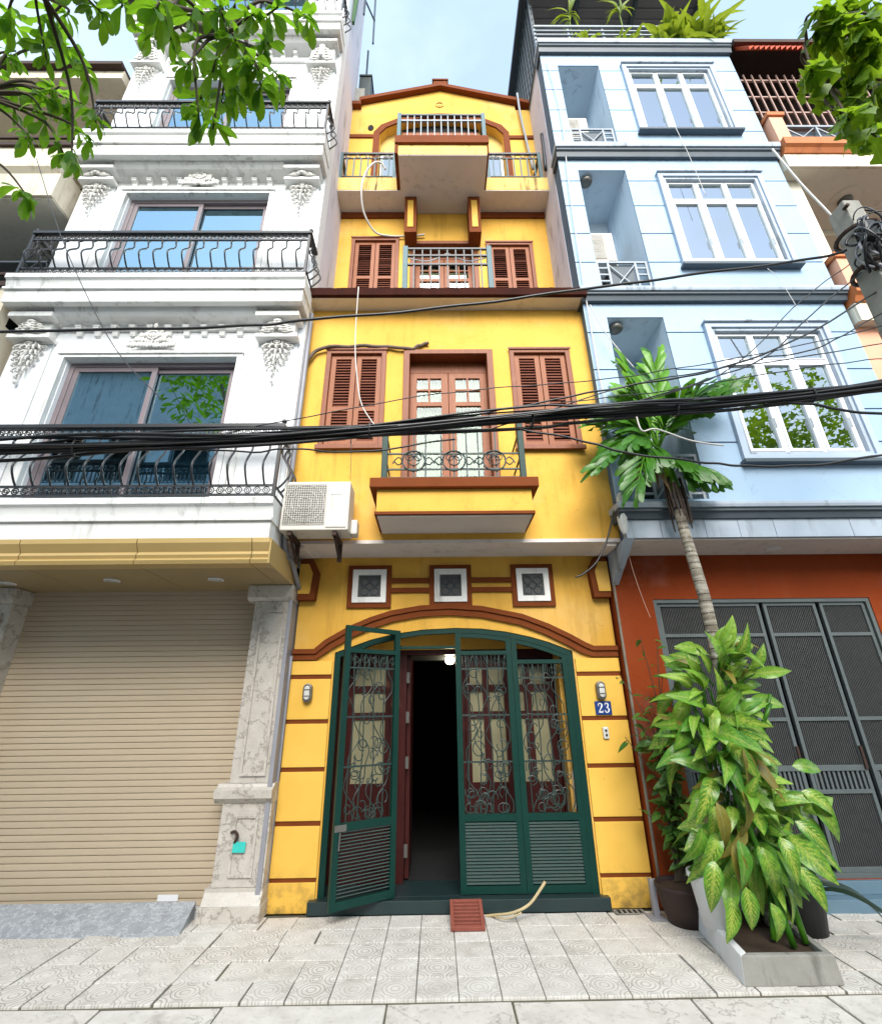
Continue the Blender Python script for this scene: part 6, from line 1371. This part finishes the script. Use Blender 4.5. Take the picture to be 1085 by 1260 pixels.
hang = [((1.93, 3.98, 0.62), (-0.35, -0.2, -0.9), 0.50), ((1.98, 3.95, 0.42), (-0.3, -0.3, -0.9), 0.42), ((2.0, 4.0, 0.78), (-0.5, -0.3, -0.7), 0.46), ((2.02, 4.02, 0.95), (-0.25, -0.35, -0.9), 0.42), ((2.10, 3.92, 0.75), (-0.1, -0.3, -0.95), 0.46), ((2.22, 3.86, 0.72), (0.12, -0.2, -1), 0.50), ((2.05, 3.86, 0.50), (-0.05, -0.1, -1), 0.40), ((2.18, 3.84, 0.42), (0.2, -0.15, -1), 0.38), ((2.55, 3.95, 0.85), (0.7, -0.4, -0.6), 0.45), ((2.45, 3.90, 0.60), (0.45, -0.3, -0.8), 0.46), ((2.72, 4.05, 1.02), (0.85, -0.3, -0.45), 0.46), ((2.80, 4.1, 0.95), (0.6, -0.35, -0.85), 0.5), ((1.92, 4.05, 0.80), (-0.5, -0.3, -0.85), 0.45), ((2.35, 3.85, 0.78), (0.1, -0.5, -0.85), 0.42), ((2.75, 4.12, 1.18), (0.95, -0.2, 0.0), 0.42)]
for p, d, L in hang: piece('leaf', lm[rg.choice((0, 1, 3))], df, p, aim(d, (0, -1, 0.3), rg.uniform(-.4, .4)), (L*0.62,)*3)
for x, z in ((2.05, 0.72), (2.0, 0.98), (2.2, 1.05), (2.28, 1.32)): piece('leaf', lo, df, (x, 3.92, z), aim((0.1, -0.2, -1), (0, -1, 0.2), rg.uniform(-.6, .6)), (0.32,)*3)
dk = leaf_mesh('leaf_strap', 1.0, 0.085, 'leaf_dark', 'strap', 0.7, 0.1, 10, 0.0, 0.10)
sp_ = thing('strap_plant', (2.86, 4.60, 0.3), 'long dark strap leaves arching out of the black bucket to the pavement', 'plant')
for p, d, L, up_ in (((2.78, 4.30, 0.40), (0.85, -0.30, -0.12), 0.62, (0.1, -0.8, 0.7)), ((2.76, 4.24, 0.36), (0.55, -0.62, 0.10), 0.60, (0.3, -0.6, 0.6)), ((2.84, 4.5, 0.36), (0.75, -0.1, 0.35), 0.5, (0, -1, 0.3))): piece('leaf', dk, sp_, p, aim(d, up_), (L,)*3)
# shrub with small leaves in the round pot
sb = thing('small_leaf_shrub', (2.02, 4.80, 0.28), 'straggly shrub with small glossy leaves in front of the red wall', 'shrub')
sl_ = [leaf_mesh('leaf_small_%d' % k, 1.0, 0.42, 'leaf_small', 'ovate', 0.3, 0.15, 4) for k in range(2)]
nl = 0
for k in range(27):
    z1 = rg.uniform(0.6, 2.25); a = rg.uniform(-math.pi*1.15, -0.9); L = rg.uniform(0.10, 0.40)
    tx, ty = 2.02+0.06*z1+math.cos(a)*L*(0.9 if z1 > 1.3 else 0.6)-0.03, 4.80+math.sin(a)*L*0.5
    s = smooth_path([(2.02+rg.uniform(-.06, .06), 4.80, 0.28), (2.06+rg.uniform(-.06, .08), 4.78, 0.28+(z1-.28)*0.55), (tx, ty, z1)], 6)
    part('twig', MB().tube(s, 0.008, 5, taper=0.003), 'twig', sb)
    for q in range(11):
        t = 0.35+0.65*q/10; p = s[min(int(t*(len(s)-1)), len(s)-1)]; b = rg.uniform(0, 6.28)
        if nl < 290: piece('leaf', sl_[q % 2], sb, p+Vector((rg.uniform(-.03, .03), rg.uniform(-.03, .03), rg.uniform(-.03, .03))), aim((math.cos(b), math.sin(b)*0.8-0.25, rg.uniform(-.5, .4)), (0, -0.5, 1), rg.uniform(-.6, .6)), (rg.uniform(0.08, 0.17),)*3); nl += 1
# ------------------------------------------------------------------ palm
pm = thing('palm_tree', (2.47, 4.32, 0.13), 'slender palm with a ringed trunk and broad fan fronds rising behind the cables', 'palm tree')
tp = smooth_path([(2.46, 4.36, 0.13), (2.475, 4.33, 1.0), (2.478, 4.31, 2.0), (2.475, 4.30, 2.51), (2.446, 4.30, 2.98), (2.423, 4.30, 3.32), (2.43, 4.30, 3.42)], 8)
tm = MB(); n = len(tp)
tm.tube(tp, 0.060, 12, taper=0.046)
part('trunk', tm, 'palm_bark', pm, smooth=True)
for k in range(14): 
    z = 2.0+k*0.10; i = min(range(n), key=lambda q: abs(tp[q].z-z)); part('trunk_ring', MB().ring(tuple(tp[i]), 0.053-0.0006*k, 0.006, ax='z', n=14, k=4), 'bark_dark', pm, smooth=True)
part('crownshaft', MB().tube(smooth_path([(2.43, 4.30, 3.66), (2.41, 4.30, 3.86), (2.37, 4.30, 4.10)], 5), 0.062, 10, taper=0.04), 'leaf_palm_young', pm, smooth=True)
sk = MB()
for k in range(16):
    a = k*0.41; r = 0.055+rg.uniform(0, .02); p0 = Vector((2.425+r*math.cos(a), 4.30+r*math.sin(a), 3.72+rg.uniform(-.08, .06))); sk.tube(smooth_path([p0, p0+Vector((0.02*math.cos(a), 0.02*math.sin(a), -0.18)), p0+Vector((0.015*math.cos(a), 0.03*math.sin(a)-0.01, -0.34-rg.random()*0.16))], 4), 0.016, 5, taper=0.006)
part('dead_sheath', sk, 'bark_dark', pm, stuff=True)
fm = [leaf_mesh('leaflet_%d' % k, 1.0, w, 'leaf_palm', 'fishtail', d, 0.12, 5, 0.0, 0.03) for k, (w, d) in enumerate(((0.16, 0.25), (0.13, 0.42), (0.18, 0.15)))]
fy = leaf_mesh('leaflet_young', 1.0, 0.19, 'leaf_palm_young', 'fishtail', 0.15, 0.15, 5, 0.0, 0.03)
dry = leaf_mesh('leaflet_dry', 1.0, 0.14, 'leaf_dry', 'strap', 0.5, 0.3, 5)
hub = Vector((2.35, 4.30, 4.12))
#        tip, sag, leaflet length, leaflets a side, young
fronds = [((2.46, 4.20, 5.15), 0.05, 0.34, 8, True), ((2.06, 4.05, 4.85), 0.10, 0.36, 8, True), ((2.20, 4.45, 4.90), 0.05, 0.34, 8, True), ((3.10, 4.15, 4.72), 0.20, 0.36, 9, False), ((2.80, 3.95, 4.40), 0.16, 0.34, 9, False), ((2.66, 4.10, 3.80), -0.05, 0.34, 9, False),
          ((1.72, 4.10, 3.84), 0.22, 0.34, 9, False), ((1.90, 3.95, 3.56), 0.16, 0.32, 8, False), ((1.78, 4.25, 4.36), 0.16, 0.32, 8, False), ((2.66, 4.70, 4.8), 0.12, 0.34, 8, False), ((2.50, 3.75, 4.35), 0.15, 0.34, 8, False)]
for tip, sag, ll, nn, yng in fronds:
    nn += 14
    tip = Vector(tip); mid = (hub+tip)/2+Vector((0, 0, sag)); sp = smooth_path([hub, hub+(mid-hub)*0.5+Vector((0, 0, sag*0.4)), mid, tip], 6)
    fr = part('frond', MB().tube(sp, 0.014, 6, taper=0.005), 'leaf_palm_young', pm, smooth=True)
    ax = (tip-hub).normalized(); side = ax.cross(Vector((0, -0.5, 1))).normalized(); up_ = side.cross(ax).normalized()
    for q in range(nn):
        t = 0.22+0.76*q/(nn-1); p = sp[min(int(t*(len(sp)-1)+0.5), len(sp)-1)]
        for s in (-1, 1):
            ang = R(52-34*t)+rg.uniform(-.14, .14); d = ax*math.cos(ang)+side*s*math.sin(ang)+up_*rg.uniform(-.05, .18)+Vector((0, 0, -0.10 if not yng else 0.05))
            L = ll*1.0*(0.75+0.5*math.sin(math.pi*min(1, t*0.9)))*rg.uniform(0.85, 1.1)
            piece('leaflet', fy if yng and rg.random() < 0.6 else fm[rg.randrange(3)], fr, p, aim(d, up_*0.5+Vector((0, -1.0, 0)), s*0.2+rg.uniform(-.3, .3)), (L, L, L))
for k in range(6):
    d = Vector((rg.uniform(-.8, .1), rg.uniform(-.6, .2), -1)); piece('dry_leaflet', dry, pm, hub+Vector((-0.12+rg.uniform(-.1, .1), -0.05, -0.12)), aim(d, (0, -1, 0), rg.uniform(-1, 1)), (rg.uniform(0.2, 0.42),)*3)
# ------------------------------------------------------------------ roof garden of the blue house
lr = leaf_mesh('leaf_roof', 1.0, 0.20, 'leaf_roof', 'lance', 0.5, 0.2, 5); lr2 = leaf_mesh('leaf_roof_broad', 1.0, 0.42, 'leaf_roof', 'ovate', 0.3, 0.2, 4)
for x, z, n_, L, sp2, me, lb in ((4.85, 12.75, 70, 0.95, 0.30, lr, 'dense bright grassy plant at the right end of the blue roof rail'), (4.35, 12.75, 60, 0.50, 0.28, lr2, 'bushy green plant beside the grassy plant on the blue roof'), (3.55, 12.72, 34, 0.30, 0.22, lr2, 'low yellow-green plant in the middle of the blue roof rail'),
                          (2.75, 12.72, 18, 0.28, 0.12, lr2, 'small sprig of leaves left of the middle on the blue roof'), (2.95, 12.70, 22, 0.20, 0.30, lr2, 'low creeping leaves along the foot of the blue roof rail'), (5.12, 12.70, 34, 0.50, 0.16, lr, 'dry wispy plant at the corner of the blue roof')):
    t = thing('roof_plant', (x, 4.64, z-0.04), lb, 'plant', 'plants on the blue roof'); part('pot', MB().lathe([(0.09, 0.0), (0.12, 0.16)], (x, 4.74, 12.661), 12), 'clay_pot', t)
    for k in range(n_):
        a = rg.uniform(0, 6.28); el = rg.uniform(0.1, 1.45); p = Vector((x+rg.gauss(0, sp2*0.55), 4.56+rg.uniform(-.10, .12), z+abs(rg.gauss(0.05, 0.30 if L > 0.4 else 0.16))))
        piece('leaf', me, t, p, aim((math.cos(a)*math.cos(el), math.sin(a)*math.cos(el)-0.2, math.sin(el)-0.1), (0, -0.5, 1)), (L*rg.uniform(0.4, 0.8),)*3)
for x, zt_, lb in ((2.62, 14.05, 'tall single shoot with yellow-green leaf tips rising over the blue roof rail'), (3.62, 14.25, 'slim shoot with a leaf tuft hanging high under the metal roof')):
    t = thing('roof_plant', (x, 4.66, 12.7), lb, 'plant', 'plants on the blue roof'); part('stem', MB().tube([(x, 4.66, 12.70), (x+0.02, 4.62, zt_)], 0.014, 5), 'leaf_roof', t)
    for k in range(14): a = rg.uniform(0, 6.28); piece('leaf', lr, t, (x+0.02, 4.60, zt_-rg.uniform(0, .30)), aim((math.cos(a)*0.6, math.sin(a)*0.5-.1, rg.uniform(0.2, 1.2)), (0, -1, .3)), (rg.uniform(0.25, 0.5),)*3)
# ------------------------------------------------------------------ street trees hanging into the picture
def tree(name, label, base, fork, clusters, kinds, mat, whorl, Lr, hubs, droop_dir, seed, crown, nfol):
    rg = random.Random(seed); t = thing(name, base, label, 'tree')
    part('trunk', MB().tube(smooth_path([base, (base[0]+(fork[0]-base[0])*.3, base[1], base[2]+(fork[2]-base[2])*.5), fork], 6), 0.16, 10, taper=0.10), 'bark', t, smooth=True)
    for h in hubs: part('branch', MB().tube(smooth_path([fork, (Vector(fork)+Vector(h))/2+Vector((0, 0, 0.25)), h], 6), 0.075, 8, taper=0.02), 'bark', t, smooth=True)
    items = []
    for c in clusters:
        c = Vector(c); h = min((Vector(q) for q in hubs), key=lambda q: (q-c).length); m = (h+c)/2+Vector((rg.uniform(-.08, .08), rg.uniform(-.08, .08), 0.10))
        tw = smooth_path([h, m, c], 6); part('twig', MB().tube(tw, 0.011, 5, taper=0.004), 'twig', t, smooth=True)
        ax = (c-m).normalized()
        for k in range(whorl):
            a = 2*math.pi*k/whorl+rg.uniform(-.5, .5); b = Vector((math.cos(a), math.sin(a), 0)); d = b*rg.uniform(0.6, 1.0)+Vector(droop_dir)*rg.uniform(0.3, 1.3)+ax*0.3
            p = c-ax*rg.uniform(0, 0.10); items.append((kinds[rg.randrange(len(kinds))], p, aim(d, (0, 0, 1), rg.uniform(-.5, .5)), rg.uniform(*Lr)))
    rg.shuffle(items)
    for me, p, r, sc in items[:298]: piece('leaf', me, t, p, r, (sc,)*3)
    items = items[298:]
    part('limb', MB().tube(smooth_path([fork, ((fork[0]+crown[0])/2, fork[1]-0.8, (fork[2]+crown[2])/2), crown[:3]], 6), 0.10, 8, taper=0.03), 'bark', t, smooth=True)
    for k in range(nfol):      # the rest of the crown, above and behind the viewer
        v = Vector((rg.gauss(0, 1), rg.gauss(0, 1), rg.gauss(0, 0.8))); v = v.normalized()*rg.random()**0.4*crown[3]
        a = rg.uniform(0, 6.28); items.append((kinds[k % len(kinds)], Vector(crown[:3])+v, aim((math.cos(a), math.sin(a), rg.uniform(-.8, .2)), (0, 0, 1), rg.uniform(-.5, .5)), rg.uniform(0.2, 0.34)))
    join_leaves('foliage', items, t, mat)
    return t
ls = [leaf_mesh('leaf_street_%d' % k, 1.0, w, 'leaf_street', 'obovate', d, 0.10, 6, 0.0, 0.03) for k, (w, d) in enumerate(((0.32, 0.2), (0.36, 0.4), (0.28, 0.1)))]
tree('broadleaf_tree', 'street tree with dark glossy oval leaves hanging over the white house', (-4.6, 0.2, -0.12), (-3.6, 0.6, 4.6), TREE_A, ls, 'leaf_street', 12, (0.075, 0.155), [(-1.9, 1.15, 4.85), (-1.25, 1.15, 4.75), (-2.5, 1.5, 4.75), (-2.7, 1.6, 4.45), (-1.0, 1.2, 4.6)], (0.05, 0, -0.75), 31, (-5.5, -0.6, 9.6, 1.6), 900)
lp = [leaf_mesh('leaf_maple_%d' % k, 1.0, w, 'leaf_maple', 'lobed', d, 0.10, 15, 0.0, 0.03) for k, (w, d) in enumerate(((0.75, 0.25), (0.85, 0.4)))]
tree('lobed_leaf_tree', 'street tree with bright lobed yellow-green leaves hanging at the right edge', (5.2, 0.6, -0.12), (4.2, 0.9, 4.9), TREE_B, lp, 'leaf_maple', 11, (0.11, 0.18), [(2.35, 1.45, 5.15), (2.6, 1.5, 4.9), (2.2, 1.5, 5.0)], (0, 0, -0.6), 32, (9.3, -2.6, 8.4, 2.5), 1500)
